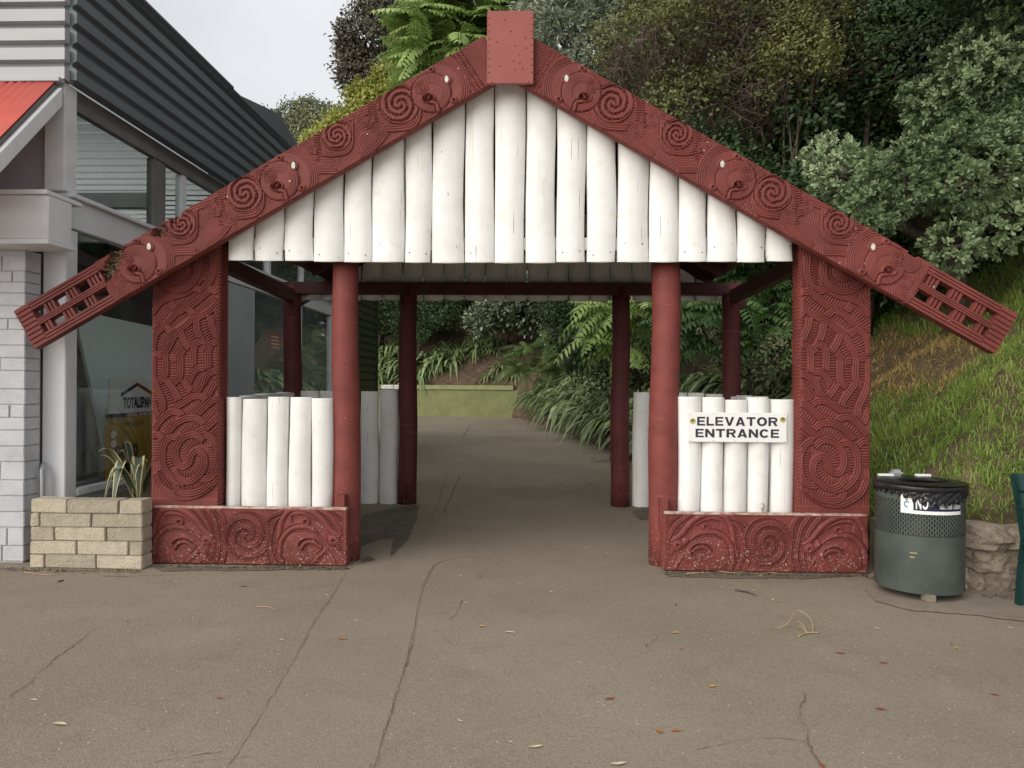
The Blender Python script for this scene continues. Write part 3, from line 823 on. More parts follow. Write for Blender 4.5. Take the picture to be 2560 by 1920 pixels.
br.H[:, br.u > BWD - .016] = .004
br.H[br.v > BHT - .012] = .004; br.H[br.v < .012] = .002
def build_base(side):
    z0 = .012
    if side < 0: tw = lambda u, v, o: np.stack([bx0 + u, BY - o, z0 + v], 1)
    else: tw = lambda u, v, o: np.stack([mir(bx0 + u), BY - o, z0 + v], 1)
    b = relief_obj('base_board', br, tw, .13, M['red_base'], gate, mirror=side > 0)
    b['label'] = 'carved base board with flaking red paint'
    xs = sorted((bx0 if side < 0 else mir(bx0), bx1 if side < 0 else mir(bx1)))
    # worn, pale top cap and the bearers it stands on
    boxo('top_cap', (xs[0] + .004, BY - .002, z0 + BHT + .001), (xs[1] - .004, PY - .018, z0 + BHT + .014), M['cap'], b, jit=.002)
    for f in (.12, .5, .88):
        x = xs[0] + (xs[1] - xs[0]) * f
        boxo('bearer', (x - .05, BY + .03, -.002), (x + .05, BY + .12, z0 + .004), M['red_dark'], b)
M['cap'] = plain('worn_cap', (.58, .52, .42), .8, (.30, .10, .08), 16, bump_s=.3, dirt=(.24, .06, .05), dirt_amt=.8)
for sd in (-1, 1): build_base(sd)

# ---- bargeboards
GY = 5.85
BA = R(29.9); BWID = .357; BLEN = 4.39; LAT = 3.62
BO = np.array([GC, GY, 3.947])
def b_frame(side): return np.array([side * math.cos(BA), 0, -math.sin(BA)]), np.array([side * math.sin(BA), 0, math.cos(BA)])
def bw(side):
    e, n = b_frame(side)
    return lambda u, v, o: BO + np.outer(u, e) + np.outer(v, n) + np.outer(np.asarray(o), [0, -1, 0])
def buv(px, py):
    q = onY(px, py, GY) - BO; e, n = b_frame(-1)
    return np.array([q @ e, q @ n])
def barge(side):
    B = Relief(LAT, BWID, .0045)
    U, V = B.U, B.V
    rg = np.random.default_rng(11)
    ctr = np.concatenate([np.stack([rg.uniform(.3, LAT, 34), rg.choice([.0, .06, .17, .29, BWID], 34) + rg.normal(0, .02, 34)], 1)])
    dmin = np.full(U.shape, 9.0)
    for cc in ctr: dmin = np.minimum(dmin, np.hypot(U - cc[0], V - cc[1]))
    B.H[:] = -.004 + .010 * np.abs(np.sin(math.pi * dmin / .0185)) ** .8
    # ladder lines by the apex
    for u in (.20, .235, .27, .31):
        B.notch([(u, 0), (u + .02, BWID)], .020, pitch=.019, amp=.015, low=-.005)
    # long leaf-like bands along both edges
    for a, b in ((.78, 1.32), (1.55, 2.05), (2.25, 2.75), (2.85, 3.35)):
        B.band([(a, .02), (a + (b - a) * .35, .10), (a + (b - a) * .7, .04), (b, .015)], .055, 3, .012, .002)
        B.band([(a + .05, .34), (a + (b - a) * .45, .30), (b, .345)], .06, 3, .011, .002)
    sps = [(buv(1000, 262), .155, 2), (buv(843, 340), .118, 2), (buv(612, 485), .145, 2), (buv(455, 560), .118, 2)]
    # flowing bands that hold the spirals
    for (c, r, a), w in zip(sps, (.06, .05, .06, .05)):
        B.band([(c[0] - r * 1.25, c[1] + r * .3), (c[0] - r * .3, c[1] - r * 1.15), (c[0] + r * .9, c[1] - r * .9), (c[0] + r * 1.9, c[1] - r * .1)], w, 3, .013, .004)
        B.notch([(c[0] + r * .2, c[1] + r * 1.12), (c[0] + r * 1.15, c[1] + r * .6), (c[0] + r * 1.55, c[1] - r * .3), (c[0] + r * 2.0, c[1] - r * .8)], .034, pitch=.020, amp=.016, low=-.006)
        B.notch([(c[0] + r * 1.1, c[1] + r * 1.0), (c[0] + r * 1.6, c[1] + r * .3), (c[0] + r * 2.1, c[1] - r * .2)], .030, pitch=.018, amp=.015, low=-.006)
    for c, r in ((buv(945, 330), .07), (buv(905, 305), .05), (buv(575, 545), .07), (buv(530, 520), .05), (buv(1040, 215), .05), (buv(640, 425), .05), (buv(770, 365), .06), (buv(300, 700), .06), (buv(880, 285), .05), (buv(740, 440), .04)):
        B.rings(c, r, .017, .012, -.003)
    for c, r, a in sps: B.spiral(c, r, a, 1.55)
    # heads: nested arcs, a smooth brow crescent, a round face with an eye and a gaping mouth
    for ex, ey in ((1117, 200), (735, 415), (375, 617)):
        E = buv(ex, ey); cu, cv = E[0] + .085, BWID * .50
        r = np.hypot((U - cu), (V - cv) * .92)
        sidem = U < cu + .06
        m = (r < .245) & sidem & (r > .175)
        B.H[m] = (.000 + .013 * np.abs(np.sin(math.pi * (r - .175) / .0175)))[m]
        m = (r <= .175) & sidem
        B.H[m] = (.002 + .006 * (r / .175) ** 2)[m]
        fc = (cu + .07, cv - .005)
        rf = np.hypot(U - fc[0], V - fc[1])
        m = rf < .155
        B.H[m] = (.008 + .014 * np.sqrt(np.maximum(1 - (rf / .155) ** 2, 0)) * .55 + .007 * np.abs(np.sin(rf / .0165 * math.pi)) * (rf > .075))[m]
        m = (rf >= .155) & (rf < .160); B.H[m] = -.010
        mc = (fc[0] + .045, fc[1] - .028)
        B.ellipse(mc, .058, .040, lambda r, a, H: np.where(r > .80, .032, -.022), R(25))
        B.ridge([(mc[0] - .03, mc[1] + .02), (mc[0] + .005, mc[1] + .004)], .02, .012)
        B.band([(mc[0] + .0, mc[1] - .035), (mc[0] - .035, mc[1] - .07), (mc[0] - .02, mc[1] - .13)], .034, 1, .016, .010)
        B.rings((fc[0] + .055, fc[1] + .075), .062, .0185, .014, .010)
        for kx, kv in ((-.015, .155), (-.055, -.145)):
            B.ellipse((cu + kx, cv + kv), .036, .028, lambda r, a, H: np.where(r > .35, .020 * np.sqrt(np.maximum(1 - r ** 2, 0)) + .004, -.004))
        B.ellipse((E[0], E[1]), .036, .040, lambda r, a, H: np.where(r > .6, .019, .008))
    B.rings(buv(285, 655), .075, .013, .008, .004)
    if side < 0:      # decayed timber: the lower left board is hollowed out and splitting
        def hole(px, depth, grow=.012):
            P = np.array([buv(*p) for p in px])
            ins = np.zeros(U.shape, bool); n = len(P)
            Uw = U + .016 * np.sin(V * 70 + U * 31) + .008 * np.sin(V * 190); Vw = V + .012 * np.sin(U * 83) + .006 * np.sin(U * 211)
            for i in range(n):
                a, b = P[i], P[(i + 1) % n]
                if a[1] == b[1]: continue
                ins ^= ((a[1] > Vw) != (b[1] > Vw)) & (Uw < (b[0] - a[0]) * (Vw - a[1]) / (b[1] - a[1]) + a[0])
            B.H[ins] = -depth + .012 * np.sin(U * 140 + V * 60)[ins] + .008 * np.sin(V * 330 + U * 90)[ins]
            B.rot[ins] = 1.0
        hole([(298, 612), (312, 625), (300, 660), (285, 690), (262, 715), (238, 720), (240, 690), (262, 668), (275, 640), (290, 625)], .055)
        hole([(235, 695), (265, 695), (262, 718), (248, 724), (236, 712)], .075)
        hole([(388, 566), (405, 560), (412, 572), (405, 590), (388, 594), (380, 580)], .080)
        hole([(300, 602), (420, 530), (418, 540), (385, 566), (345, 588), (308, 612)], .028)
        hole([(432, 536), (448, 522), (462, 520), (455, 534), (440, 550), (430, 556)], .078)
    else:
        for d in (0,):
            B.H[(U > 3.42) & (U < 3.50) & (V > BWID - .022)] = -.05
    tw = bw(side)
    o = relief_obj('bargeboard', B, tw, .085, M['red_barge'], gate, mirror=side < 0, rot=True)
    if side < 0: o['label'] = 'left carved bargeboard, rotten and split at its lower end'
    # shell eyes
    for ex, ey in ((1117, 200), (735, 415), (375, 617)):
        E = buv(ex, ey)
        mb = MB(); ring = [(.016 * math.cos(a), .027 * math.sin(a)) for a in np.linspace(0, 2 * math.pi, 14, endpoint=False)]
        f0 = lambda p: (BO + E[0] * b_frame(side)[0] + E[1] * b_frame(side)[1] + np.array([p[0], -.008, p[1]]))
        f1 = lambda p: f0(p) + np.array([0, -.012, 0])
        mb.prism(ring, f0, f1); mb.build('shell_eye', M['shell'], o)
    # open lattice end: three ribbed rails, cross bars in threes, a ribbed end block
    def bar(name, u0, u1, v0, v1, d0, d1, nrib=0, along=True, jit=0):
        m = MB()
        c = lambda u, v, d: tw(np.array([u]), np.array([v]), np.array([-d]))[0]
        if nrib:
            for k in range(nrib):
                a0, a1 = k / nrib, (k + .78) / nrib
                if along: q = (u0, u1, v0 + (v1 - v0) * a0, v0 + (v1 - v0) * a1)
                else: q = (u0 + (u1 - u0) * a0, u0 + (u1 - u0) * a1, v0, v1)
                m.hexa([c(q[0], q[2], d0), c(q[1], q[2], d0), c(q[1], q[3], d0), c(q[0], q[3], d0), c(q[0], q[2], d0 + .02), c(q[1], q[2], d0 + .02), c(q[1], q[3], d0 + .02), c(q[0], q[3], d0 + .02)])
            m.hexa([c(u0, v0, d0 + .012), c(u1, v0, d0 + .012), c(u1, v1, d0 + .012), c(u0, v1, d0 + .012), c(u0, v0, d1), c(u1, v0, d1), c(u1, v1, d1), c(u0, v1, d1)])
        else:
            m.hexa([c(u0, v0, d0), c(u1, v0, d0), c(u1, v1, d0), c(u0, v1, d0), c(u0, v0, d1), c(u1, v0, d1), c(u1, v1, d1), c(u0, v1, d1)])
        return m.build(name, M['red_barge'], o, bevel=.002)
    ub = BLEN - .135
    for v0, v1 in ((.0, .078), (.150, .204), (.282, BWID)):
        bar('rail', LAT - .004, ub + .002, v0, v1, 0.0, .085, 3)
    for row, (v0, v1) in enumerate(((.076, .152), (.202, .284))):
        n = 3
        for g in range(n):
            gu = LAT + .02 + (.115 if row == 0 else 0.015) + g * .205
            for k in range(3):
                u = gu + k * .034
                if u + .026 < ub: bar('cross_bar', u, u + .024, v0, v1, .010 + .004 * (k == 1), .070)
        bar('infill', LAT - .002, LAT + .02 + .0 * row, v0 - .002, v1 + .002, .012, .080)
    bar('end_block', ub, BLEN, .0, BWID, .0, .085, 9)
    return o
for sd in (-1, 1): barge(sd)

# ---- apex plate with rivets
ax0, ax1 = onY(1218, 120, 5.82)[0], onY(1334, 120, 5.82)[0]
az0, az1 = onY(1276, 212, 5.82)[2], onY(1276, 30, 5.82)[2]
ap = boxo('apex_plate', (ax0, 5.795, az0), (ax1, 5.828, az1), M['red_plate'], gate, bevel=.004)
rv = bmesh.new(); bmesh.ops.create_uvsphere(rv, u_segments=8, v_segments=5, radius=.008)
rme = bpy.data.meshes.new('rivet'); rv.to_mesh(rme); rv.free(); rme.materials.append(M['red_plate'])
for k in range(9):
    for x in (ax0 + .014, ax1 - .014):
        obj('rivet', rme, (x + random.uniform(-.002, .002), 5.796, az0 + .09 + k * .055 * (az1 - az0) / .59), ap)
for x, z in ((.14, .50), (.19, .41), (.22, .30), (.25, .23), (.26, .16), (.22, .11), (.30, .36), (.31, .28), (.21, .18), (.28, .12), (.04, .015), (.33, .015), (.08, .33), (.10, .14)):
    obj('rivet', rme, (ax0 + x * (ax1 - ax0) / .37, 5.796, az0 + z), ap)

M['nail'] = plain('rusty_nail', (.07, .05, .04), .8, (.05, .035, .03), 30, bump_s=0)
# ---- white logs
def log(name, xc, yc, rx, ry, z0, z1, mat, parent, full=False, lean=0.0, seg=14, top_cut=None):
    """slightly crooked split log, round side to the viewer"""
    T_ = [0, .006, .17, .33, .5, .67, .83, .994, 1]; nz = len(T_); V = []; F = []
    ph = random.uniform(0, 6.28); wob = random.uniform(.002, .006)
    ang = np.linspace(0, 2 * math.pi, seg, endpoint=False) if full else np.concatenate([np.linspace(math.pi, 2 * math.pi, seg - 2), []])
    n = len(ang); lob = rng.normal(0, .018, n)
    for k in range(nz):
        t = T_[k]
        s = 1 + .03 * math.sin(t * 5 + ph)
        for q, a in enumerate(ang):
            x = xc + lean * t + wob * math.sin(t * 7 + ph) + rx * s * (1 + lob[q]) * math.cos(a)
            y = yc + ry * s * (1 + lob[q]) * math.sin(a)
            z = z0 + (z1 - z0) * t
            if k >= nz - 2 and top_cut: z = z1 + top_cut * (x - xc) - (.008 if k == nz - 2 else 0)
            if k == 0: z += .006 * math.cos(a * 2)
            V.append((x, y, z))
    for k in range(nz - 1):
        for q in range(n):
            q2 = (q + 1) % n; a = k * n; b = a + n
            F.append((a + q, a + q2, b + q2, b + q))
    m = MB(); m.v = V; m.f = F + [tuple(range(n - 1, -1, -1)), tuple((nz - 1) * n + q for q in range(n))]; m.m = [0] * len(m.f)
    o = m.build(name, mat, parent)
    me = o.data
    sm = np.ones(len(me.polygons), bool); sm[-2:] = False
    if not full:
        for p in me.polygons:
            if len(p.vertices) == 4 and abs(p.normal.y) > .5 and p.normal.y > 0: sm[p.index] = False
    me.polygons.foreach_set('use_smooth', sm)
    return o
slope = math.tan(BA)
gb = [490, 548, 612, 677, 742, 802, 873, 932, 1002, 1067, 1134, 1200, 1266, 1332, 1402, 1466, 1528, 1592, 1655, 1714]
bot = [562, 563, 563, 565, 566, 566, 567, 568, 567, 568, 568, 566, 566, 566, 566, 565, 565, 566, 564]
for k in range(len(gb) - 1):
    a = onY(gb[k] * 1.1573, 620, 6.03)[0]; b = onY(gb[k + 1] * 1.1573, 620, 6.03)[0]
    z0 = onY((gb[k] + gb[k + 1]) / 2 * 1.1573, bot[k] * 1.1573, 6.01)[2]
    xc = (a + b) / 2; zt = 3.99 - slope * abs(xc - GC) + .20
    zc = None
    if abs(xc - GC) > .2: zc = -slope if xc > GC else slope
    log('gable_log', xc, 6.06, (b - a) / 2 - random.uniform(.001, .005), .062, z0, zt, M['log'], gate, lean=random.uniform(-.004, .004), top_cut=zc)
nb_ = bmesh.new(); bmesh.ops.create_uvsphere(nb_, u_segments=6, v_segments=4, radius=.0055)
nme = bpy.data.meshes.new('nail'); nb_.to_mesh(nme); nb_.free(); nme.materials.append(M['nail'])
for o in [c for c in gate.children if c.name.startswith('gable_log')]:
    w_ = o.dimensions.x if o.dimensions.x > 0 else .2
    for sx in (-.28, .30):
        if random.random() < .75: obj('nail', nme, (o.location.x + sx * .24, 6.06 - .062 * math.sqrt(1 - (sx * .24 / .125) ** 2) - .000, ORIG[o.name].z + random.uniform(.06, .16)), gate)
# a batten behind the gable logs, seen through the gaps
boxo('batten', (-2.50, 6.062, 2.60), (2.00, 6.085, 2.70), M['log'], gate)
fl = [490, 523, 578, 625, 675, 722]
for bnds, ztop in ((fl, 1.36), ([1463, 1512, 1562, 1612, 1660, 1714], 1.385)):
    for k in range(5):
        a = onY(bnds[k] * 1.1573, 1100, 6.2)[0]; b = onY(bnds[k + 1] * 1.1573, 1100, 6.2)[0]
        log('fence_log', (a + b) / 2, 6.19, (b - a) / 2 - random.uniform(.000, .003), .070, .0, ztop + random.uniform(-.012, .02), M['log'], gate, full=True, lean=random.uniform(-.008, .008))
# side fences (pillar to outer back post) and back panels
for sd in (-1, 1):
    for k in range(13):
        t = (k + .6) / 13
        x0, x1 = (-2.68, -3.05) if sd < 0 else (2.18, 2.42)
        log('fence_log', x0 + (x1 - x0) * t, 6.35 + t * 2.66, .085, .10, .0, 1.37 + random.uniform(-.02, .02), M['log'], gate, full=True)
    xs = np.linspace(-2.83, -1.83, 5) if sd < 0 else np.linspace(1.30, 2.20, 5)
    for x in xs:
        log('fence_log', x, 9.20, .117 if sd < 0 else .105, .095, .0, 1.40 + random.uniform(-.008, .02), M['log'], gate, full=True, lean=random.uniform(-.006, .006))
# back gable logs above the back beam
nb = 21
for k in range(nb):
    xc = -3.0 + 5.5 * (k + .5) / nb
    zt = 3.99 - slope * abs(xc - GC) + .12
    zc = -slope if xc > GC + .15 else (slope if xc < GC - .15 else None)
    log('gable_log', xc, 9.30, 5.5 / nb / 2 - .006, .08, 2.555 + random.uniform(-.004, .006), zt, M['log'], gate, full=True, top_cut=zc)

rc = MB(); rc.prism([(-.16, 4.16), (0, 4.262), (.16, 4.16), (.16, 4.20), (0, 4.302), (-.16, 4.20)], lambda p: (GC + p[0], 6.045, p[1]), lambda p: (GC + p[0], 9.42, p[1]))
rc.build('ridge_cap', M['red_dark'], gate)
# ---- posts
def post(x, y, r, h, mat, lean=0.0):
    m = MB(); n = 9
    path = [(x + lean * t + .008 * math.sin(t * 9 + x), y, -.01 + (h + .01) * t) for t in np.linspace(0, 1, n)]
    m.tube(path, [r * (1.06 - .10 * t + .012 * math.sin(t * 11 + x * 3)) for t in np.linspace(0, 1, n)], 18)
    o = m.build('post', mat, gate, smooth=True)
    return o
p1 = post(-1.600, 6.25, .112, 2.66, M['red_post'], lean=-.03)
p2 = post(1.075, 6.25, .122, 2.66, M['red_post'], lean=.01)
for x in (-1.595, 1.045): post(x, 9.20, .112, 2.70, M['red_post_shaded'], lean=random.uniform(-.01, .02))
for x in (-3.06, 2.40): post(x, 9.20, .112, 2.72, M['red_post_shaded'])
for sd, p in ((-1, p1), (1, p2)):
    x = (-1.598 if sd < 0 else 1.06)
    boxo('cleat', (x - .01 - .035, 6.06, .30), (x - .01 + .035, 6.14, .575), M['red_post'], p, bevel=.004)
# ---- beams and roof
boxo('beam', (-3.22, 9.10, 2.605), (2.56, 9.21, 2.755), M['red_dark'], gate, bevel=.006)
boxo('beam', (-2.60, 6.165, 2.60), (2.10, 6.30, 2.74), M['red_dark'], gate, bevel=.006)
for sd in (-1, 1):
    m = MB(); xa, xb = (-2.72, -3.06) if sd < 0 else (2.22, 2.40)
    m.hexa([(xa - .05, 6.2, 2.47), (xa + .05, 6.2, 2.47), (xb + .05, 9.1, 2.51), (xb - .05, 9.1, 2.51), (xa - .05, 6.2, 2.60), (xa + .05, 6.2, 2.60), (xb + .05, 9.1, 2.66), (xb - .05, 9.1, 2.66)])
    m.build('beam', M['red_dark'], gate, bevel=.004)
    # roof plane: boards on rafters
    e = np.array([sd * math.cos(BA), 0, -math.sin(BA)]); n = np.array([sd * math.sin(BA), 0, math.cos(BA)])
    o0 = np.array([GC, 0, 4.02]); L = 2.72
    for k in range(12):
        u0, u1 = .02 + k * L / 12, .02 + (k + 1) * L / 12 - .008
        m = MB(); c = lambda u, y, v: o0 + e * u + n * v + np.array([0, y, 0])
        m.hexa([c(u0, 6.045, .20), c(u1, 6.045, .20), c(u1, 9.42, .20), c(u0, 9.42, .20), c(u0, 6.045, .235), c(u1, 6.045, .235), c(u1, 9.42, .235), c(u0, 9.42, .235)])
        m.build('roof_board', M['red_dark'], gate)
    for y in (6.9, 7.7, 8.5, 9.40):
        L = 3.3 if y > 9 else 2.72
        m = MB()
        m.hexa([c(.05, y, .06), c(L - .05, y, .06), c(L - .05, y + .06, .06), c(.05, y + .06, .06), c(.05, y, .198), c(L - .05, y, .198), c(L - .05, y + .06, .198), c(.05, y + .06, .198)])
        m.build('rafter', M['red_dark'], gate)
# ================================================================== TEXT
def text_mesh(s, bold=.0):
    cu = bpy.data.curves.new('lettering', 'FONT'); cu.body = s; cu.size = 1.0; cu.offset = bold; cu.extrude = 0.0; cu.resolution_u = 3
    ob = bpy.data.objects.new('lettering', cu); COL.objects.link(ob)
    dg = bpy.context.evaluated_depsgraph_get()
    me = bpy.data.meshes.new_from_object(ob.evaluated_get(dg))
    bpy.data.objects.remove(ob); bpy.data.curves.remove(cu)
    V = np.empty(len(me.vertices) * 3); me.vertices.foreach_get('co', V); V = V.reshape(-1, 3)
    F = [tuple(p.vertices) for p in me.polygons]
    bpy.data.meshes.remove(me)
    lo, hi = V.min(0), V.max(0)
    return (V[:, :2] - lo[:2]) / (hi[:2] - lo[:2]), F
def text_obj(s, fn, mat, parent, bold=.02, name='lettering', th=.0015):
    """fn(a, b) maps 0..1 across and up to a world point"""
    T, F = text_mesh(s, bold)
    m = MB(); m.v = [tuple(map(float, fn(a, b))) for a, b in T]; m.f = F; m.m = [0] * len(F)
    return m.build(name, mat, parent, fix=False)

def glyph(ch):
    ring = lambda cx, cy, ro, ri, a0, a1, n: [[(cx + r[0] * math.cos(t), cy + r[1] * math.sin(t)) for r, t in ((ro, t0), (ro, t1), (ri, t1), (ri, t0))] for t0, t1 in zip(np.linspace(a0, a1, n + 1)[:-1], np.linspace(a0, a1, n + 1)[1:])]
    q = lambda x0, y0, x1, y1: [(x0, y0), (x1, y0), (x1, y1), (x0, y1)]
    P2 = math.pi
    return {'E': [q(0, 0, .28, 1), q(.28, 0, 1, .2), q(.28, .41, .92, .60), q(.28, .8, 1, 1)], 'L': [q(0, 0, .29, 1), q(.29, 0, 1, .21)], 'T': [q(0, .79, 1, 1), q(.365, 0, .635, .79)],
            'V': [[(0, 1), (.28, 1), (.5, .30), (.72, 1), (1, 1), (.64, 0), (.36, 0)]], 'A': [[(0, 0), (.36, 1), (.64, 1), (1, 0), (.72, 0), (.5, .70), (.28, 0)], [(.333, .16), (.667, .16), (.607, .34), (.393, .34)]],
            'N': [q(0, 0, .26, 1), q(.74, 0, 1, 1), [(.26, 1), (.26, .60), (.74, 0), (.74, .40)]], 'O': ring(.5, .5, (.5, .52), (.24, .30), 0, 2 * P2, 24), 'C': ring(.5, .5, (.5, .52), (.24, .30), .62, 2 * P2 - .62, 20),
            'R': [q(0, 0, .27, 1), q(.27, .8, .62, 1), q(.27, .40, .62, .59)] + ring(.62, .70, (.36, .30), (.12, .10), -P2 / 2, P2 / 2, 10) + [[(.48, .40), (.76, .42), (1, 0), (.70, 0)]]}[ch]
GW = {'E': .95, 'L': .88, 'V': 1.12, 'A': 1.14, 'T': 1.05, 'O': 1.2, 'R': 1.1, 'N': 1.08, 'C': 1.14}
def block_text(s, x0, x1, z0, z1, y, mat, parent):
    gap = .17; tot = sum(GW[c] for c in s) + gap * (len(s) - 1); k = (x1 - x0) / tot; x = x0; m = MB()
    for c in s:
        for P_ in glyph(c): m.poly([(x + p[0] * GW[c] * k, y, z0 + (z1 - z0) * p[1]) for p in P_])
        x += (GW[c] + gap) * k
    return m.build('lettering', mat, parent, fix=False)
# ================================================================== ELEVATOR ENTRANCE SIGN
SY = 6.100
def sg(cx, cy): return onY(1700 + cx / 7.373, 1000 + cy / 7.373, SY)
a, b = sg(150, 225), sg(1965, 785)
sign = empty('entrance_sign', ((a[0] + b[0]) / 2, SY + .005, b[2]), 'white ELEVATOR ENTRANCE sign screwed to the white fence logs', 'sign')
boxo('panel', (a[0], SY, b[2]), (b[0], SY + .008, a[2]), M['sign'], sign, bevel=.0015)
for s, x0, y0, x1, y1 in (('ELEVATOR', 315, 470, 1800, 320), ('ENTRANCE', 285, 685, 1825, 542)):
    p, q = sg(x0, y0), sg(x1, y1)
    block_text(s, p[0], q[0], p[2], q[2], SY - .002, M['ink'], sign)
for cx, cy in ((233, 385), (1895, 360)):
    c = sg(cx, cy); m = MB()
    ring = [(.0225 * math.cos(t), .0225 * math.sin(t)) for t in np.linspace(0, 2 * math.pi, 20, endpoint=False)]
    m.prism(ring, lambda p: (c[0] + p[0], SY - .001, c[2] + p[1]), lambda p: (c[0] + p[0], SY - .004, c[2] + p[1]))
    bd = m.build('round_badge', M['gold'], sign)
    m = MB()
    for k, (dx, dz) in enumerate(((-.004, .005), (.002, -.002), (.004, .002))):
        m.hexa([(c[0] + dx - .013 + sx, y, c[2] + dz + sz - .002) for y in (SY - .006, SY - .0045) for sx, sz in ((0, 0), (.022, .005), (.022, .008), (0, .003))])
    m.build('badge_mark', M['ink'], bd)
bm_ = bmesh.new(); bmesh.ops.create_uvsphere(bm_, u_segments=6, v_segments=4, radius=.004)
sc_me = bpy.data.meshes.new('screw'); bm_.to_mesh(sc_me); bm_.free(); sc_me.materials.append(M['metal_grey'])
for cx, cy in ((190, 250), (617, 250), (1025, 246), (1430, 250), (1925, 265), (183, 745), (613, 748), (1020, 750), (1425, 750), (1920, 765)):
    obj('screw', sc_me, sg(cx, cy), sign)

# ================================================================== SHOP BUILDING (left)
SX = -3.97
shop = empty('shop_building', (-6.5, 9.5, 0), 'pale grey shop with big display windows and dark ribbed parapet', 'building')
# ribbed parapet sheets
def rib_profile(z0, z1, per=.1625):
    P = []; z = z0
    while z < z1:
        for dz, o in ((0, .070), (.100, .070), (.102, .0), (.160, .0)):
            if z + dz <= z1: P.append((z + dz, o))
        z += per
    return P
PF = rib_profile(4.04, 5.95)
def cladding(name, prof, back, f0, f1, mat):
    m = MB(); ol = list(prof) + [(prof[-1][0], -back), (prof[0][0], -back)]
    m.prism(ol, f0, f1); return m.build(name, mat, shop)
cladding('parapet_front', PF, .05, lambda p: (-10, 6.155 - p[1], p[0]), lambda p: (-3.975, 6.155 - p[1], p[0]), M['sheet_front'])
def rib_soft(z0, z1, per=.1625):
    P = []; z = z0
    while z < z1:
        P += [(z + dz, o) for dz, o in ((0, .070), (.085, .070), (.115, .030), (.140, .030)) if z + dz <= z1]
        z += per
    return P
PS = rib_soft(4.055, 5.27)
cladding('parapet_side', PS, .04, lambda p: (-3.985 + p[1], 6.155, p[0]), lambda p: (-3.985 + p[1], 13.3, p[0]), M['sheet_side'])
boxo('parapet_flashing', (-4.05, 6.12, 5.272), (-3.91, 9.4, 5.305), M['sheet_side'], shop, bevel=.005)
boxo('parapet_flashing', (-4.05, 9.41, 5.25), (-3.915, 13.3, 5.283), M['sheet_side'], shop, bevel=.005)
boxo('awning_flashing', (-10, 6.03, 4.0), (-3.985, 6.11, 4.038), M['sheet_front'], shop, bevel=.004)
# higher roof end set back behind the parapet
m = MB(); hp = [onX(*p, -5.6) for p in ((520, 200), (565, 222), (700, 285), (738, 352), (800, 480), (520, 480))]
m.prism(hp, lambda p: p, lambda p: p - np.array([2.5, 0, 0])); m.build('upper_roof', M['sheet_side'], shop)
boxo('soffit_board', (-4.10, 6.16, 3.945), (-3.99, 14.4, 4.05), M['soffit'], shop)
boxo('soffit_board', (-4.035, 6.17, 3.86), (-3.965, 14.4, 3.943), M['soffit'], shop)
# upper corner post, mid beam, corner column, sills
boxo('corner_post', (-4.12, 6.13, 3.115), (-3.945, 6.30, 4.03), M['white'], shop, bevel=.006)
boxo('mid_beam', (-4.06, 6.18, 2.815), (-3.94, 14.4, 3.07), M['bluegrey'], shop, bevel=.005)
boxo('beam_ledge', (-4.08, 6.18, 3.072), (-3.90, 14.4, 3.11), M['white'], shop, bevel=.004)
boxo('corner_column', (-4.15, 6.17, 0), (-3.95, 6.33, 2.80), M['bluegrey'], shop, bevel=.006)
boxo('window_sill', (-4.08, 6.33, .50), (-3.93, 14.4, .56), M['white'], shop, bevel=.004)
boxo('plinth_wall', (-4.06, 6.33, 0), (-3.95, 14.4, .50), M['greypanel'], shop)
boxo('wall_panel', (-4.04, 9.3, .56), (-3.945, 10.38, 2.80), M['greypanel'], shop)
for y0, y1 in ((6.33, 9.3), (10.38, 14.28)):
    f = boxo('window_pane', (-3.985, y0, .56), (-3.977, y1, 2.80), M['glass'], shop)
for y in (12.4, 14.28):
    boxo('mullion', (-4.03, y, .56), (-3.94, y + .10, 2.80), M['white'], shop, bevel=.004)
um = [6.30, 7.66, 8.28, 11.0, 12.6, 14.3]
for k in range(len(um) - 1):
    boxo('upper_pane', (-4.013, um[k] + (.24 if k == 1 else .1), 3.111), (-4.006, um[k + 1], 3.859), M['glass'], shop)
for k, y in enumerate(um[1:]):
    boxo('mullion', (-4.06, y, 3.111), (-3.975, y + (.24 if k == 0 else .1), 3.859), M['soffit'] if k == 0 else M['white'], shop, bevel=.004)
boxo('end_wall', (-9.9, 14.4, 0), (-3.94, 14.5, 5.2), M['greypanel'], shop)
# interior
boxo('shop_floor', (-9.8, 6.4, .02), (-4.07, 14.38, .10), M['shopfloor'], shop)
boxo('back_wall', (-9.9, 6.3, 0), (-9.8, 14.4, 5.2), M['shopdark'], shop)
boxo('front_wall', (-9.9, 6.20, 0), (-4.16, 6.30, 2.79), M['shopdark'], shop)
boxo('upper_wall', (-9.9, 6.20, 3.0), (-4.14, 6.30, 4.03), M['greypanel'], shop)
boxo('ceiling', (-9.8, 11.85, 3.95), (-4.11, 14.4, 4.0), M['shopdark'], shop)
boxo('ceiling', (-9.8, 6.3, 3.95), (-6.21, 11.84, 4.0), M['shopdark'], shop)
m = MB()
for k in range(40):
    y0 = 6.4 + k * .135
    m.box((-6.2, y0, 3.955 + .02 * (k % 2)), (-4.112, y0 + .134, 3.96 + .02 * (k % 2)))
m.build('skylight', M['skylight'], shop)
boxo('inner_beam', (-6.5, 8.0, 3.42), (-4.13, 8.12, 3.58), M['white'], shop)
boxo('inner_beam', (-6.5, 10.0, 3.42), (-4.13, 10.12, 3.58), M['white'], shop)
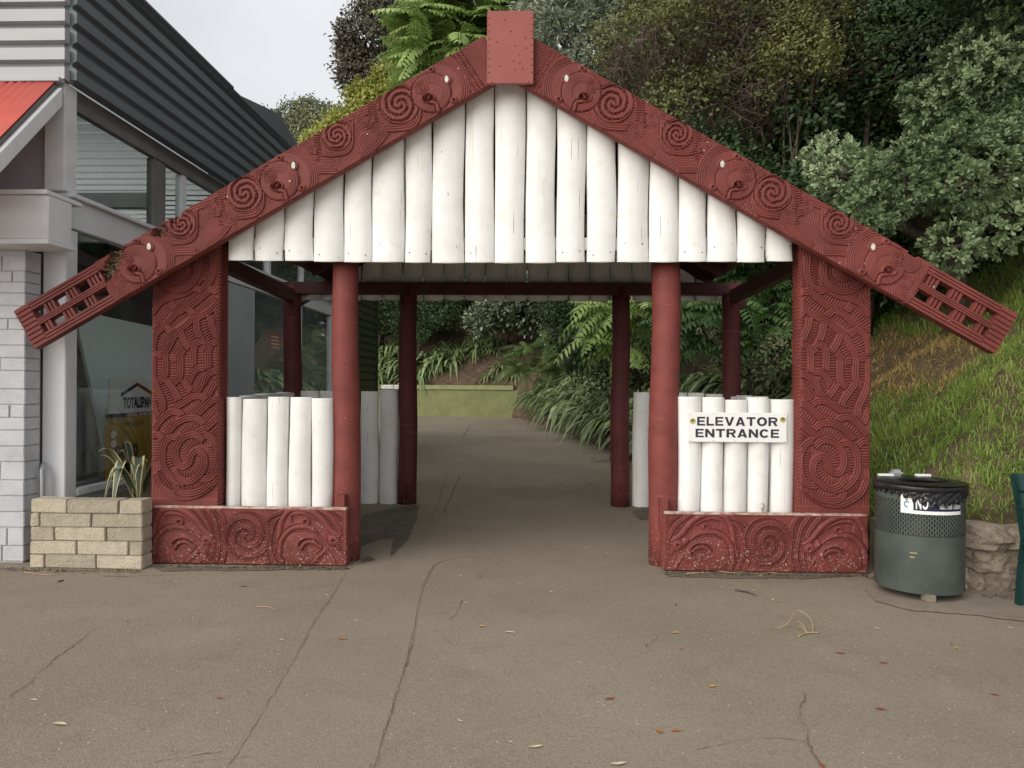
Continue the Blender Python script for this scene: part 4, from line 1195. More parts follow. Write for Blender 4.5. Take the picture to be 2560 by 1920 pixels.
# painted brick pier: bricks of uneven length, proud of the mortar
pier = boxo('brick_pier', (-6.2, 5.965, 0), (-4.165, 6.165, 2.578), M['brickjoint'], shop)
z = .015; row = 0
while z < 2.52:
    hgt = random.choice((.105, .13, .15, .09)); hgt = min(hgt, 2.545 - z)
    x = -4.150
    first = True
    while x > -5.6:
        ln = random.uniform(.16, .42) * (.6 if first and row % 2 else 1)
        x2 = max(x - ln, -5.75)
        o_ = random.uniform(.0, .006)
        boxo('brick', (x2 + .004, 5.955 - o_, z), (x, 5.9645 if not first else 6.14, z + hgt - .007), M['brickpaint'], pier, bevel=.005, jit=.002)
        x = x2 - .004; first = False
    z += hgt; row += 1
boxo('pier_capital', (-6.3, 5.72, 2.62), (-3.86, 6.02, 2.97), M['bluegrey'], shop, bevel=.006)
boxo('capital_ledge', (-6.3, 5.69, 2.58), (-3.84, 6.05, 2.617), M['white'], shop, bevel=.004)
boxo('capital_top', (-6.3, 5.70, 2.974), (-3.86, 6.16, 3.01), M['white'], shop, bevel=.004)
boxo('awning_beam', (-6.3, 5.02, 2.66), (-3.93, 5.14, 2.80), M['white'], shop, bevel=.006)
m = MB(); m.tube([(-4.075, 6.07, 0), (-4.075, 6.07, .75), (-4.10, 6.12, .8)], .022, 8); m.build('drain_pipe', M['metal_grey'], shop, smooth=True)
# red awning
m = MB(); y0, z0, y1, z1 = 6.075, 4.035, 5.00, 2.88
n = 150; X = np.linspace(-9.5, -4.03, n); off = .010 * np.sin((X + 9.5) / .076 * 2 * math.pi)
L = math.hypot(y0 - y1, z0 - z1); ny_, nz_ = -(z0 - z1) / L, (y0 - y1) / L
V = []; 
for k, x in enumerate(X):
    for th in (0, -.008):
        for (yy, zz) in ((y0, z0), (y1, z1)):
            V.append((x, yy + ny_ * (off[k] + th), zz + nz_ * (off[k] + th)))
F_ = []
for k in range(n - 1):
    a_, b_ = 4 * k, 4 * k + 4
    F_ += [(a_, a_ + 1, b_ + 1, b_), (a_ + 2, b_ + 2, b_ + 3, a_ + 3), (a_ + 1, a_ + 3, b_ + 3, b_ + 1), (a_, b_, b_ + 2, a_ + 2)]
np_obj('awning_sheet', V, F_, [M['awning']], shop)
m = MB()
m.hexa([(-4.03, y0, z0 - .23), (-3.985, y0, z0 - .23), (-3.985, y1, z1 - .23), (-4.03, y1, z1 - .23), (-4.03, y0, z0 - .075), (-3.985, y0, z0 - .075), (-3.985, y1, z1 - .075), (-4.03, y1, z1 - .075)])
m.build('awning_trim', M['white'], shop, bevel=.004)
m = MB()
m.hexa([(-4.09, y0, z0 - .10), (-4.035, y0, z0 - .10), (-4.035, y1, z1 - .10), (-4.09, y1, z1 - .10), (-4.09, y0, z0 - .03), (-4.035, y0, z0 - .03), (-4.035, y1, z1 - .03), (-4.09, y1, z1 - .03)])
m.build('awning_batten', M['soffit'], shop)

for ch in list(shop.children):
    if not ch.name.startswith(('parapet', 'awning', 'upper_roof', 'pier_capital', 'capital')): ch.location.x -= .055
# boards and posters in the shop window
bs = empty('board_stack', (-4.14, 7.9, .56), 'stack of pale blue panels leaning in the shop window', 'panels')
for k in range(5):
    x = -4.205 + k * .036; y = 7.10 - .02 * k + random.uniform(-.01, .01)
    m = MB(); xb = x + .0
    m.hexa([(xb - .004, y, .565), (xb + .026, y, .565), (xb + .026, 9.1, .565), (xb - .004, 9.1, .565), (xb - .384, y, 2.16 + .008 * k), (xb - .354, y, 2.16 + .008 * k), (xb - .354, 9.1, 2.12), (xb - .384, 9.1, 2.12)])
    m.build('panel', M['boardpale'] if k == 4 else M['boardedge'], bs)
boxo('window_shelf', (-4.30, 6.4, .50), (-4.085, 9.25, .56), M['greypanel'], shop)
poster = empty('advertising_board', (-4.03, 7.6, .56), 'yellow and white TOTALSPAN steel buildings board in the shop window', 'sign')
PX = -4.018
def pt(px, py): return onX(px, py, PX)
ya, yb = 7.235, 8.25
boxo('board_white', (PX - .012, ya + .05, 1.19), (PX - .002, yb, 1.53), M['sign'], poster)
boxo('board_yellow', (PX - .012, ya, .565), (PX - .002, yb, 1.145), M['yellowprint'], poster)
boxo('navy_stripe', (PX - .012, ya, 1.147), (PX - .001, ya + .35, 1.188), M['navy'], poster)
boxo('red_stripe', (PX - .012, ya + .351, 1.147), (PX - .001, yb, 1.188), M['redprint'], poster)
def xt(s, y0_, y1_, z0_, z1_, mat, bold=.03):
    text_obj(s, lambda u, v: (PX + .001, y0_ + (y1_ - y0_) * u, z0_ + (z1_ - z0_) * v), mat, poster, bold)
xt('TOTALSPAN', 7.52, 8.05, 1.23, 1.345, M['navy'], .04)
xt('STEEL BUILDINGS', 7.60, 8.20, 1.153, 1.182, M['sign'], .02)
xt('WHO CAN', 7.53, 7.90, 1.06, 1.10, M['ink'], .02)
xt('0800', 7.38, 7.80, .74, .88, M['ink'], .03)
for (p0, p1, mt) in (((7.48, 1.35), (7.78, 1.455), 'navy'), ((7.78, 1.455), (8.10, 1.35), 'redprint')):
    m = MB(); m.hexa([(x, p0[0], p0[1]) for x in ()] or [(PX - .001, p0[0], p0[1]), (PX + .001, p0[0], p0[1]), (PX + .001, p1[0], p1[1]), (PX - .001, p1[0], p1[1]), (PX - .001, p0[0], p0[1] + .035), (PX + .001, p0[0], p0[1] + .035), (PX + .001, p1[0], p1[1] + .035), (PX - .001, p1[0], p1[1] + .035)])
    m.build('roof_mark', M[mt], poster)
for z_ in (.90, .99):
    m = MB(); m.prism([(.035 * math.cos(t), .035 * math.sin(t)) for t in np.linspace(0, 6.28, 14, endpoint=False)], lambda p: (PX - .003, 7.36 + p[0] * 1.3, z_ + p[1]), lambda p: (PX + .001, 7.36 + p[0] * 1.3, z_ + p[1]))
    m.build('round_mark', M['sign'], poster)
nt_ = empty('red_notice', (-4.6, 11.7, 1.62), 'small red notice with white lines hanging in the shop window', 'notice')
na, nb_ = onX(680, 830, -4.03), onX(702, 872, -4.03)
boxo('notice_sheet', (-4.012, na[1], nb_[2]), (-4.006, na[1] + .5, na[2]), M['redprint'], nt_)
for k in range(4):
    zz = na[2] - .05 - k * (na[2] - nb_[2]) / 4.4
    boxo('print_line', (-4.005, na[1] + .06, zz - .025), (-4.003, na[1] + .40, zz), M['sign'], nt_)
cr = empty('storage_crate', (-4.7, 11.6, .10), 'orange brown crate standing inside the shop window', 'crate')
for k in range(5): boxo('slat', (-4.9, 10.75, .12 + k * .20), (-4.30, 12.3, .30 + k * .20), M['orange_brown'], cr, bevel=.005)

for t_ in (bs, poster, nt_, cr): t_.location.x -= .055
poster.location.y -= .38; poster.location.x += .02
# ================================================================== GREEN WEATHERBOARD BUILDING (beyond the shop)
gb_ = empty('weatherboard_shed', (-7, 16.5, 0), 'dark green weatherboard shed beyond the shop windows', 'shed')
boxo('wall_core', (-9.9, 14.52, 0), (-4.04, 18.38, 3.95), M['greenboard'], gb_)
for k in range(22):
    z0 = .05 + k * .172; m = MB()
    m.hexa([(-4.037, 14.53, z0), (-3.985, 14.53, z0), (-3.985, 18.36, z0), (-4.037, 18.36, z0), (-4.037, 14.53, z0 + .176), (-4.012, 14.53, z0 + .176), (-4.012, 18.36, z0 + .176), (-4.037, 18.36, z0 + .176)])
    m.build('weatherboard', M['greenboard'], gb_)
boxo('corner_trim', (-4.06, 18.365, 0), (-3.965, 18.47, 3.97), M['greenboard'], gb_)
boxo('shed_roof', (-10.1, 14.6, 3.96), (-3.80, 18.6, 4.08), M['sheet_side'], gb_)

# ================================================================== PLANTER
pl = empty('block_planter', (-3.6, 5.95, 0), 'low cream split-face block planter below the shop window', 'planter')
boxo('planter_core', (-4.03, 5.82, 0), (-3.14, 5.95, .52), M['mortar'], pl)
rows = [(-.03, [.14, .345]), (.085, [.0, .26, .70]), (.2, [.19, .63]), (.315, [.10, .42, .84]), (.432, [.0, .38, .80])]
for k in range(5):
    z0 = .004 + k * .1105; x = -4.045 - [.30, .04, .22, .34, .12][k]
    while x < -3.15:
        xa, xb = max(x, -4.043), min(x + .415, -3.128)
        if xb - xa > .04:
            o_ = random.uniform(-.004, .006)
            boxo('block', (xa + .002, 5.797 - o_, z0), (xb - .002, 5.957, z0 + .1045), M['block'], pl, bevel=.006, jit=.004)
        x += .423
boxo('side_wall', (-3.27, 6.25, 0), (-3.21, 9.0, .50), M['mortar'], pl)
boxo('planter_soil', (-3.93, 5.96, 0), (-3.275, 9.4, .45), M['soil'], pl)

# ================================================================== BIN
bxc, byc, brad = 2.805, 5.50, .292
binb = empty('litter_bin', (bxc, byc, 0), 'round dark green litter bin with black bag beside the carved pillar', 'bin')
bz0, bz1 = .055, .80
na_ = 448
zs = [bz0, .12, .25, .38, .455] + list(np.linspace(.466, .70, 43)) + [.72, .76, bz1]
ang = np.linspace(0, 2 * math.pi, na_, endpoint=False)
V = [(bxc + brad * math.cos(a_), byc + brad * math.sin(a_), z_) for z_ in zs for a_ in ang]
Fq = []
for r_ in range(len(zs) - 1):
    band_ = 4 <= r_ <= 46
    for q in range(na_):
        if band_:
            col = q // 4; k = r_ - 4; ph_ = 0 if col % 2 else 3
            if q % 4 in (1, 2) and (k + ph_) % 6 < 4: continue
        q2 = (q + 1) % na_; a_ = r_ * na_; b_ = a_ + na_
        Fq.append((a_ + q, a_ + q2, b_ + q2, b_ + q))
body = np_obj('bin_body', V, Fq, [M['bin']], binb, smooth=True)
def lathe(name, prof, mat, parent, cx, cy, seg=48, smooth=True, tilt=None):
    V = []; F_ = []; n = len(prof)
    for q in range(seg):
        a_ = 2 * math.pi * q / seg
        for r_, z_ in prof: V.append((cx + r_ * math.cos(a_), cy + r_ * math.sin(a_), z_))
    for q in range(seg):
        q2 = (q + 1) % seg
        for k in range(n - 1): F_.append((q * n + k, q2 * n + k, q2 * n + k + 1, q * n + k + 1))
    V = np.array(V)
    if tilt is not None: V = tilt(V)
    return np_obj(name, V, F_, [mat], parent, smooth=smooth)
lathe('liner', [(.0, .10), (brad - .02, .10), (brad - .02, .78), (brad - .06, .78), (brad - .06, .2), (0, .2)], M['black'], binb, bxc, byc)
lathe('rim', [(brad - .02, .765), (brad + .006, .758), (brad + .020, .775), (brad + .020, .800), (brad + .006, .815), (brad - .03, .812), (brad - .03, .79)], M['black'], binb, bxc, byc)
# lid ring with a wide slot
m = MB(); seg = 48; ro = brad - .002
for q in range(seg):
    a0, a1 = 2 * math.pi * q / seg, 2 * math.pi * (q + 1) / seg
    P = []
    for rx, ry, zz in ((ro, ro, .816), (.17, .13, .822), (.17, .13, .806)):
        P.append([(bxc + rx * math.cos(t), byc + ry * math.sin(t) - (.05 if rx < .3 else 0), zz) for t in (a0, a1)])
    m.poly([P[0][0], P[0][1], P[1][1], P[1][0]]); m.poly([P[1][0], P[1][1], P[2][1], P[2][0]])
m.build('lid', M['black'], binb)
# bag hanging over the rim: crumpled skirt, deepest at the front
V = []; F_ = []; nA = 120; nR = 7
for q in range(nA + 1):
    t = q / nA; a_ = R(165) + R(170) * t
    dep = .015 + .085 * math.exp(-((t - .62) / .26) ** 2) + .014 * math.sin(q * .9) + .008 * math.sin(q * 2.3)
    for k in range(nR):
        s_ = k / (nR - 1)
        rr_ = brad + .010 + .006 * math.sin(q * 1.7 + k) * s_ + .006 * math.sin(q * .6 + 2 * k)
        V.append((bxc + rr_ * math.cos(a_), byc + rr_ * math.sin(a_), .768 - dep * s_))
for q in range(nA):
    for k in range(nR - 1):
        a_ = q * nR + k; F_.append((a_, a_ + nR, a_ + nR + 1, a_ + 1))
np_obj('bag', V, F_, [M['bag']], binb, smooth=True)
def on_bin(a0, a1, z0, z1, r_): return lambda u, v: (bxc + r_ * math.cos(a0 + (a1 - a0) * u), byc + r_ * math.sin(a0 + (a1 - a0) * u), z0 + (z1 - z0) * v)
def bin_strip(name, a0, a1, z0, z1, r_, mat):
    f = on_bin(a0, a1, z0, z1, r_); m = MB(); n = 20
    for k in range(n): m.poly([f(k / n, 0), f((k + 1) / n, 0), f((k + 1) / n, 1), f(k / n, 1)])
    return m.build(name, mat, binb, fix=False)
A0, A1 = R(220), R(302)
bin_strip('label_white', A0, A1, .612, .742, brad + .002, M['sign'])
bin_strip('label_navy', R(236), A1 - R(.6), .636, .742, brad + .003, M['navy'])
text_obj('NO', on_bin(R(239), R(254), .645, .735, brad + .0045), M['sign'], binb, .03)
text_obj('Household Rubbish', on_bin(R(266), R(300), .652, .688, brad + .0045), M['sign'], binb, .01)
m = MB()
for k in range(10):
    f = on_bin(R(224), R(232), .65, .70, brad + .004)
    t0, t1 = .6 + k * .45, .6 + (k + 1) * .45
    g = lambda t, s_: f(.5 + s_ * .5 * math.cos(t), .5 + s_ * .5 * math.sin(t))
    m.poly([g(t0, .55), g(t1, .55), g(t1, .95), g(t0, .95)])
m.build('label_swirl', plain('swirl_blue', (.10, .25, .42), .5, (.12, .3, .4), 10, bump_s=0), binb, fix=False)
for z_, w_ in ((.335, 9), (.305, 6)):
    bin_strip('scratch', R(232), R(232 + w_), z_, z_ + .006, brad + .0015, M['gold'])
hb_ = boxo('hinge_block', (bxc - .085, byc + .22, .815), (bxc + .0, byc + .30, .865), M['metal_grey'], binb, bevel=.018)
for x_ in (-.18, .10): boxo('hinge_strip', (bxc + x_, byc + .235, .816), (bxc + x_ + .11, byc + .27, .832), M['sign'], binb, bevel=.002)
boxo('foot', (bxc - .10, byc - .30, .006), (bxc - .03, byc - .22, .06), M['concrete'], binb, bevel=.006)
boxo('foot', (bxc + .06, byc + .10, .006), (bxc + .16, byc + .20, .06), M['concrete'], binb, bevel=.006)
boxo('foot', (bxc - .16, byc + .10, .006), (bxc - .06, byc + .20, .06), M['concrete'], binb, bevel=.006)
lathe('bin_floor', [(0, .058), (brad - .004, .058), (brad - .004, .07), (0, .07)], M['bin'], binb, bxc, byc)

# ================================================================== BENCH (only its end shows)
be = empty('park_bench', (4.2, 5.0, 0), 'dark green slatted bench standing by the rough stone wall', 'bench')
ex = onY(2530, 1300, 5.05)[0] + .115
def bench_end(x):
    for pts, nm in (([(5.20, 0), (5.17, .30), (5.14, .46), (5.20, .70), (5.26, .90)], 'back_leg'), ([(4.78, 0), (4.80, .25), (4.82, .40)], 'front_leg'), ([(4.78, .40), (4.95, .395), (5.14, .41)], 'seat_bearer')):
        m = MB()
        for (y0, z0), (y1, z1) in zip(pts[:-1], pts[1:]):
            d = np.array([y1 - y0, z1 - z0]); d = d / np.linalg.norm(d); nn = np.array([-d[1], d[0]]) * .028
            m.hexa([(x, y0 + nn[0], z0 + nn[1]), (x + .05, y0 + nn[0], z0 + nn[1]), (x + .05, y0 - nn[0], z0 - nn[1]), (x, y0 - nn[0], z0 - nn[1]), (x, y1 + nn[0], z1 + nn[1]), (x + .05, y1 + nn[0], z1 + nn[1]), (x + .05, y1 - nn[0], z1 - nn[1]), (x, y1 - nn[0], z1 - nn[1])])
        m.build(nm, M['bench'], be, bevel=.006)
for x in (ex + .012, ex + 1.45): bench_end(x)
for k in range(3):
    y0 = 5.105 + k * .028; z0 = .545 + k * .125; m = MB()
    m.hexa([(ex - .01, y0 - .03, z0), (ex + 1.52, y0 - .03, z0), (ex + 1.52, y0 + .004, z0), (ex - .01, y0 + .004, z0), (ex - .01, y0 - .005, z0 + .112), (ex + 1.52, y0 - .005, z0 + .112), (ex + 1.52, y0 + .03, z0 + .112), (ex - .01, y0 + .03, z0 + .112)])
    m.build('back_slat', M['bench'], be, bevel=.008)
for k in range(4):
    boxo('seat_slat', (ex - .01, 4.76 + k * .098, .425), (ex + 1.52, 4.76 + k * .098 + .086, .458), M['bench'], be, bevel=.008)

# ================================================================== STONE WALL behind the bin
sw = empty('stone_wall', (4.2, 5.55, 0), 'low rough stone wall holding the grass bank behind the bin', 'wall')
st_meshes = []
for k in range(6):
    bm = bmesh.new(); bmesh.ops.create_icosphere(bm, subdivisions=3, radius=1)
    ph = [random.uniform(0, 6) for _ in range(6)]
    for v in bm.verts:
        c = v.co; mx = max(abs(c.x), abs(c.y), abs(c.z)); v.co = c * (.55 + .45 / mx)
        f = 1 + .10 * math.sin(c.x * 4 + ph[0]) * math.sin(c.z * 5 + ph[1]) + .06 * math.sin(c.x * 9 + ph[2]) * math.sin(c.y * 8 + ph[3]) + .05 * math.sin(c.z * 13 + ph[4])
        v.co *= f
    me = bpy.data.meshes.new('stone'); bm.to_mesh(me); bm.free(); me.materials.append(M['stone']); st_meshes.append(me)
def wall_pt(s):
    P = [np.array(p) for p in ((2.86, 6.20), (3.10, 5.98), (3.34, 5.58), (6.5, 5.50))]
    for a_, b_ in zip(P[:-1], P[1:]):
        L_ = np.linalg.norm(b_ - a_)
        if s <= L_: return a_ + (b_ - a_) * s / L_, math.atan2((b_ - a_)[1], (b_ - a_)[0])
        s -= L_
    return P[-1], 0
for row, (z0, hh) in enumerate(((-.02, .19), (.13, .20), (.30, .17))):
    s_ = random.uniform(0, .1)
    while s_ < 3.2:
        ln = random.uniform(.17, .36) * (1.35 if row == 2 else 1)
        p, an = wall_pt(s_ + ln / 2)
        o = obj('stone', random.choice(st_meshes), (p[0], p[1] + .07 - (.035 if row == 2 else 0) + random.uniform(-.02, .02), z0 + hh * .5), sw)
        o.scale = (ln * .56, random.uniform(.12, .15), hh * random.uniform(.56, .66)); o.rotation_euler = (random.uniform(-.1, .1), random.uniform(-.06, .06), an + random.uniform(-.1, .1))
        s_ += ln * .93
m = MB()
for k in range(8):
    p, an = wall_pt(k * .42); q, _ = wall_pt(k * .42 + .42)
    m.box((min(p[0], q[0]), min(p[1], q[1]) + .04, -.02), (max(p[0], q[0]) + .002 * k, max(p[1], q[1]) + .22 + .001 * k, .38))
m.build('wall_core', M['mortar'], sw)

# ================================================================== GREEN RETAINING WALL at the end of the path
gw = empty('retaining_wall', (-5, 34, 0), 'sage green rendered retaining wall closing the end of the path', 'wall')
WA, WB = np.array([-1.0, 33.0]), np.array([-9.5, 35.35])
def wall_seg(name, t0, t1, z0, z1, thick, mat, fwd=0.0, nsub=1):
    d = (WB - WA); n = np.array([-d[1], d[0]]); n = n / np.linalg.norm(n)
    if n[1] > 0: n = -n
    a_, b_ = WA + d * t0 + n * fwd, WA + d * t1 + n * fwd; m = MB()
    m.hexa([(*a_, z0), (*b_, z0), (*(b_ - n * thick), z0), (*(a_ - n * thick), z0), (*a_, z1), (*b_, z1), (*(b_ - n * thick), z1), (*(a_ - n * thick), z1)])
    return m.build(name, mat, gw)
wall_seg('wall_face', -.02, 1.0, 0, 1.22, .3, M['greenwall'])
wall_seg('wall_cap', .0, .55, 1.235, 1.43, .3, M['greencap'], .07)
wall_seg('wall_cap', .555, 1.0, 1.245, 1.44, .3, M['greencap'], .07)
ns = empty('small_sign', (-6.4, 34, 1.26), 'small white entrance sign on the green wall cap', 'sign')
d_ = (WB - WA); n_ = np.array([d_[1], -d_[0]]); n_ = n_ / np.linalg.norm(n_); n_ = n_ if n_[1] < 0 else -n_
def ws(t, z_, f): p = WA + d_ * t + n_ * f; return (p[0], p[1], z_)
t0_, t1_ = .735, .625
m = MB(); m.hexa([ws(t0_, 1.255, .09), ws(t1_, 1.255, .09), ws(t1_, 1.255, .072), ws(t0_, 1.255, .072), ws(t0_, 1.405, .09), ws(t1_, 1.405, .09), ws(t1_, 1.405, .072), ws(t0_, 1.405, .072)])
m.build('panel', M['sign'], ns)
text_obj('H-ENTRANCE', lambda u, v: ws(t0_ + (t1_ - t0_) * (.06 + .88 * u), 1.28 + .10 * v, .094), M['ink'], ns, .02)
# ================================================================== FOLIAGE TOOLS
def unit(a): return a / np.maximum(np.linalg.norm(a, axis=-1, keepdims=True), 1e-9)
def rand_dirs(n): return unit(rng.normal(size=(n, 3)))
def leaf_cards(P, D, Nn, L, W, fold=.18, droop=.12, obo=False):
    """pointed oval leaves, 6 vertices and 4 triangles each, folded along the midrib and drooping at the tip"""
    n = len(P); D = unit(D); S = unit(np.cross(D, Nn)); Nn = np.cross(S, D)
    L = np.broadcast_to(L, n)[:, None]; W = np.broadcast_to(W, n)[:, None]
    g = np.array([0, 0, -1.0])
    def at(t, w, up): return P + D * L * t + S * W * w + Nn * W * up + g * L * droop * t * t
    if obo:
        V = np.stack([at(0, 0, 0), at(.45, -.34, fold), at(.45, .34, fold), at(.82, -.46, fold * .6), at(.82, .46, fold * .6), at(1, 0, 0)], 1).reshape(-1, 3)
    else:
      V = np.stack([at(0, 0, 0), at(.38, -.5, fold), at(.38, .5, fold), at(.74, -.34, fold * .6), at(.74, .34, fold * .6), at(1, 0, 0)], 1).reshape(-1, 3)
    b = np.arange(n)[:, None] * 6
    F = (b[:, None, :] + np.array([[0, 2, 1], [1, 2, 4], [1, 4, 3], [3, 4, 5]])[None]).reshape(-1, 3)
    return V, F
def blades(P, D, L, W, droop, seg=4):
    """long arching strap leaves"""
    n = len(P); D = unit(D)
    S = unit(np.cross(D, np.array([0, 0, 1.0]) + rng.normal(0, .15, (n, 3))))
    t = np.linspace(0, 1, seg + 1)
    L = np.broadcast_to(L, n); W = np.broadcast_to(W, n); droop = np.broadcast_to(droop, n)
    prof = np.interp(t, [0, .15, .6, 1], [.6, 1, .85, .04])
    C = P[:, None] + D[:, None] * (L[:, None] * t)[..., None] + np.array([0, 0, -1.0]) * (L[:, None] * droop[:, None] * t ** 2.2)[..., None]
    A = C + S[:, None] * (W[:, None] * prof * .5)[..., None]; Bq = C - S[:, None] * (W[:, None] * prof * .5)[..., None]
    V = np.stack([A, Bq], 2).reshape(-1, 3)
    b = np.arange(n)[:, None] * (2 * (seg + 1)) + np.arange(seg)[None] * 2
    F = np.stack([b, b + 1, b + 3, b + 2], -1).reshape(-1, 4)
    return V, F, 2 * (seg + 1)
class Bag:
    def __init__(s): s.V = []; s.F = []; s.T = []; s.n = 0
    def add(s, V, F, tint):
        s.V.append(V); s.F.append(F + s.n); s.T.append(tint); s.n += len(V)
    def mesh(s, name, mat): return np_mesh(name, np.vstack(s.V), np.vstack(s.F), [mat], tint=np.concatenate(s.T))
def on_blobs(blobs, per_m2, shell=.16, cover=-2.0):
    Ps, Os = [], []
    for c, r in blobs:
        r = np.asarray(r, float); area = 4 * math.pi * ((r[0] * r[1]) ** 1.6 + (r[0] * r[2]) ** 1.6 + (r[1] * r[2]) ** 1.6) ** (1 / 1.6) / 3 ** (1 / 1.6)
        n = max(8, int(area * per_m2)); d = rand_dirs(n)
        lump = 1 + .13 * np.sin(d[:, 0] * 5 + c[0] * 3) * np.sin(d[:, 2] * 6 + c[1]) + .10 * np.sin(d[:, 1] * 9 + c[2] * 2) * np.sin(d[:, 0] * 8)
        k = (1 - np.abs(rng.normal(0, shell, n))) * lump
        Ps.append(np.asarray(c) + d * r * k[:, None]); Os.append(unit(d / r))
    P, O = np.vstack(Ps), np.vstack(Os)
    if len(blobs) > 1:
        dep = np.zeros(len(P), int)
        for c, r in blobs: dep += (np.linalg.norm((P - np.asarray(c)) / (np.asarray(r) * .62), axis=1) < 1)
        P, O = P[dep == 0], O[dep == 0]
    pt_ = np.sin(P[:, 0] * 4.1 + 2 * np.sin(P[:, 2] * 3.3)) * np.sin(P[:, 2] * 4.7 + P[:, 1] * 2.9)
    k = O[:, 2] + .55 * pt_ > cover
    return P[k], O[k]
def clump_tint(P, f=1.7, k=.16):
    return .45 + k * np.sin(P[:, 0] * f + 1.3 * np.sin(P[:, 2] * f)) + k * np.sin(P[:, 1] * f * 1.2 + P[:, 2] * f * .8)
def foliage(bag, P, O, kind, s=1.0):
    m = len(P); base = clump_tint(P)
    if kind == 'rosette': n, L, W, spread, jit, fold, dr = 11, .080, .030, 1.25, .010, .15, .03
    elif kind == 'small': n, L, W, spread, jit, fold, dr = 13, .062, .030, 1.5, .075, .2, .1
    elif kind == 'long': n, L, W, spread, jit, fold, dr = 11, .150, .030, 1.0, .03, .25, .25
    elif kind == 'big': n, L, W, spread, jit, fold, dr = 9, .30, .14, 1.5, .22, .2, .15
    elif kind == 'gloss': n, L, W, spread, jit, fold, dr = 10, .11, .055, 1.2, .06, .15, .1
    L, W, jit = L * s, W * s, jit * s
    Pr = np.repeat(P, n, 0); Or = unit(np.repeat(O, n, 0) * .75 + np.array([0, 0, .35]))
    Q = rand_dirs(m * n); Q = unit(Q - Or * (Q * Or).sum(1, keepdims=True))
    th = rng.uniform(.35, spread, m * n)[:, None]
    D = Or * np.cos(th) + Q * np.sin(th)
    Pp = Pr + rng.normal(0, jit, (m * n, 3))
    V, F = leaf_cards(Pp, D, Or + .3 * rand_dirs(m * n), L * rng.uniform(.7, 1.2, m * n), W * rng.uniform(.8, 1.2, m * n), fold, dr, obo=kind == 'rosette')
    t = np.clip(np.repeat(base, n) + rng.normal(0, .13, m * n), 0, 1)
    bag.add(V, F, np.repeat(t, 6))
def twigs(P, O, n, L=.5, w=.006):
    """bare thin twigs as slender three-sided spikes"""
    k = rng.integers(0, len(P), n); A = P[k]; D = unit(-O[k] * .4 + rand_dirs(n) * .9 + np.array([0, 0, -.3]))
    Ln = L * rng.uniform(.4, 1.2, n)[:, None]
    S = unit(np.cross(D, rand_dirs(n))); T = np.cross(D, S)
    mid = A + D * Ln * .5 + rng.normal(0, .06, (n, 3)) * Ln
    V = np.stack([A + S * w, A - S * w * .5 + T * w * .8, A - S * w * .5 - T * w * .8, mid + S * w * .7, mid - S * w * .35 + T * w * .5, mid - S * w * .35 - T * w * .5, A + D * Ln], 1).reshape(-1, 3)
    b = np.arange(n)[:, None] * 7
    F = (b[:, None, :] + np.array([[0, 1, 4, 3], [1, 2, 5, 4], [2, 0, 3, 5], [3, 4, 6, 6], [4, 5, 6, 6], [5, 3, 6, 6]])[None]).reshape(-1, 4)
    tri = F[(F[:, 2] == F[:, 3])][:, :3]; qd = F[F[:, 2] != F[:, 3]]
    F = np.vstack([tri, qd[:, [0, 1, 2]], qd[:, [0, 2, 3]]])
    return V, F
def frond_points(P, D, L, n_pair, leaflet, width, bag, droop=.5, up=None, tint=.5):
    """pinnate leaf: curved rachis with paired leaflets"""
    D = unit(np.asarray(D, float)); g = np.array([0, 0, -1.0])
    t = np.linspace(.10, 1, n_pair)
    C = P + np.outer(t, D) * L + np.outer(t ** 2, g) * L * droop
    T = unit(np.gradient(C, axis=0))
    S = unit(np.cross(T, np.array([0, 0, 1.0]) + rng.normal(0, .25, 3))); Nn = np.cross(S, T)
    size = leaflet * np.interp(t, [0, .3, .8, 1], [.7, 1, .85, .5])
    Ps, Ds, Ns, Ls = [], [], [], []
    for sgn in (-1, 1):
        Ps.append(C); Ds.append(unit(S * sgn + T * .45 + Nn * -.15 + g * .25 + rng.normal(0, .06, C.shape))); Ns.append(Nn + S * sgn * .1); Ls.append(size)
    Ps.append(C[-1:]); Ds.append(T[-1:]); Ns.append(Nn[-1:]); Ls.append(size[-1:])
    Ls = np.concatenate(Ls)
    V, F = leaf_cards(np.vstack(Ps), np.vstack(Ds), np.vstack(Ns), Ls * rng.uniform(.9, 1.1, len(Ls)), Ls * width, .12, .22)
    bag.add(V, F, np.repeat(np.clip(tint + rng.normal(0, .09, len(Ls)), 0, 1), 6))
    # rachis
    w = .004 * L / .6; k = len(C)
    V = np.vstack([C + S * w, C - S * w]); i = np.arange(k - 1)
    F = np.vstack([np.stack([i, i + k, i + k + 1], 1), np.stack([i, i + k + 1, i + 1], 1)])
    bag.add(V, F, np.full(len(V), .75))
def frond_crown(bag, bases, dirs, L, n_pair=11, leaflet=.13, width=.34, droop=.45):
    for p, d in zip(bases, dirs):
        frond_points(p, d, L * random.uniform(.75, 1.15), n_pair, leaflet * L / .75, width, bag, droop * random.uniform(.6, 1.3), tint=random.uniform(.3, .75))
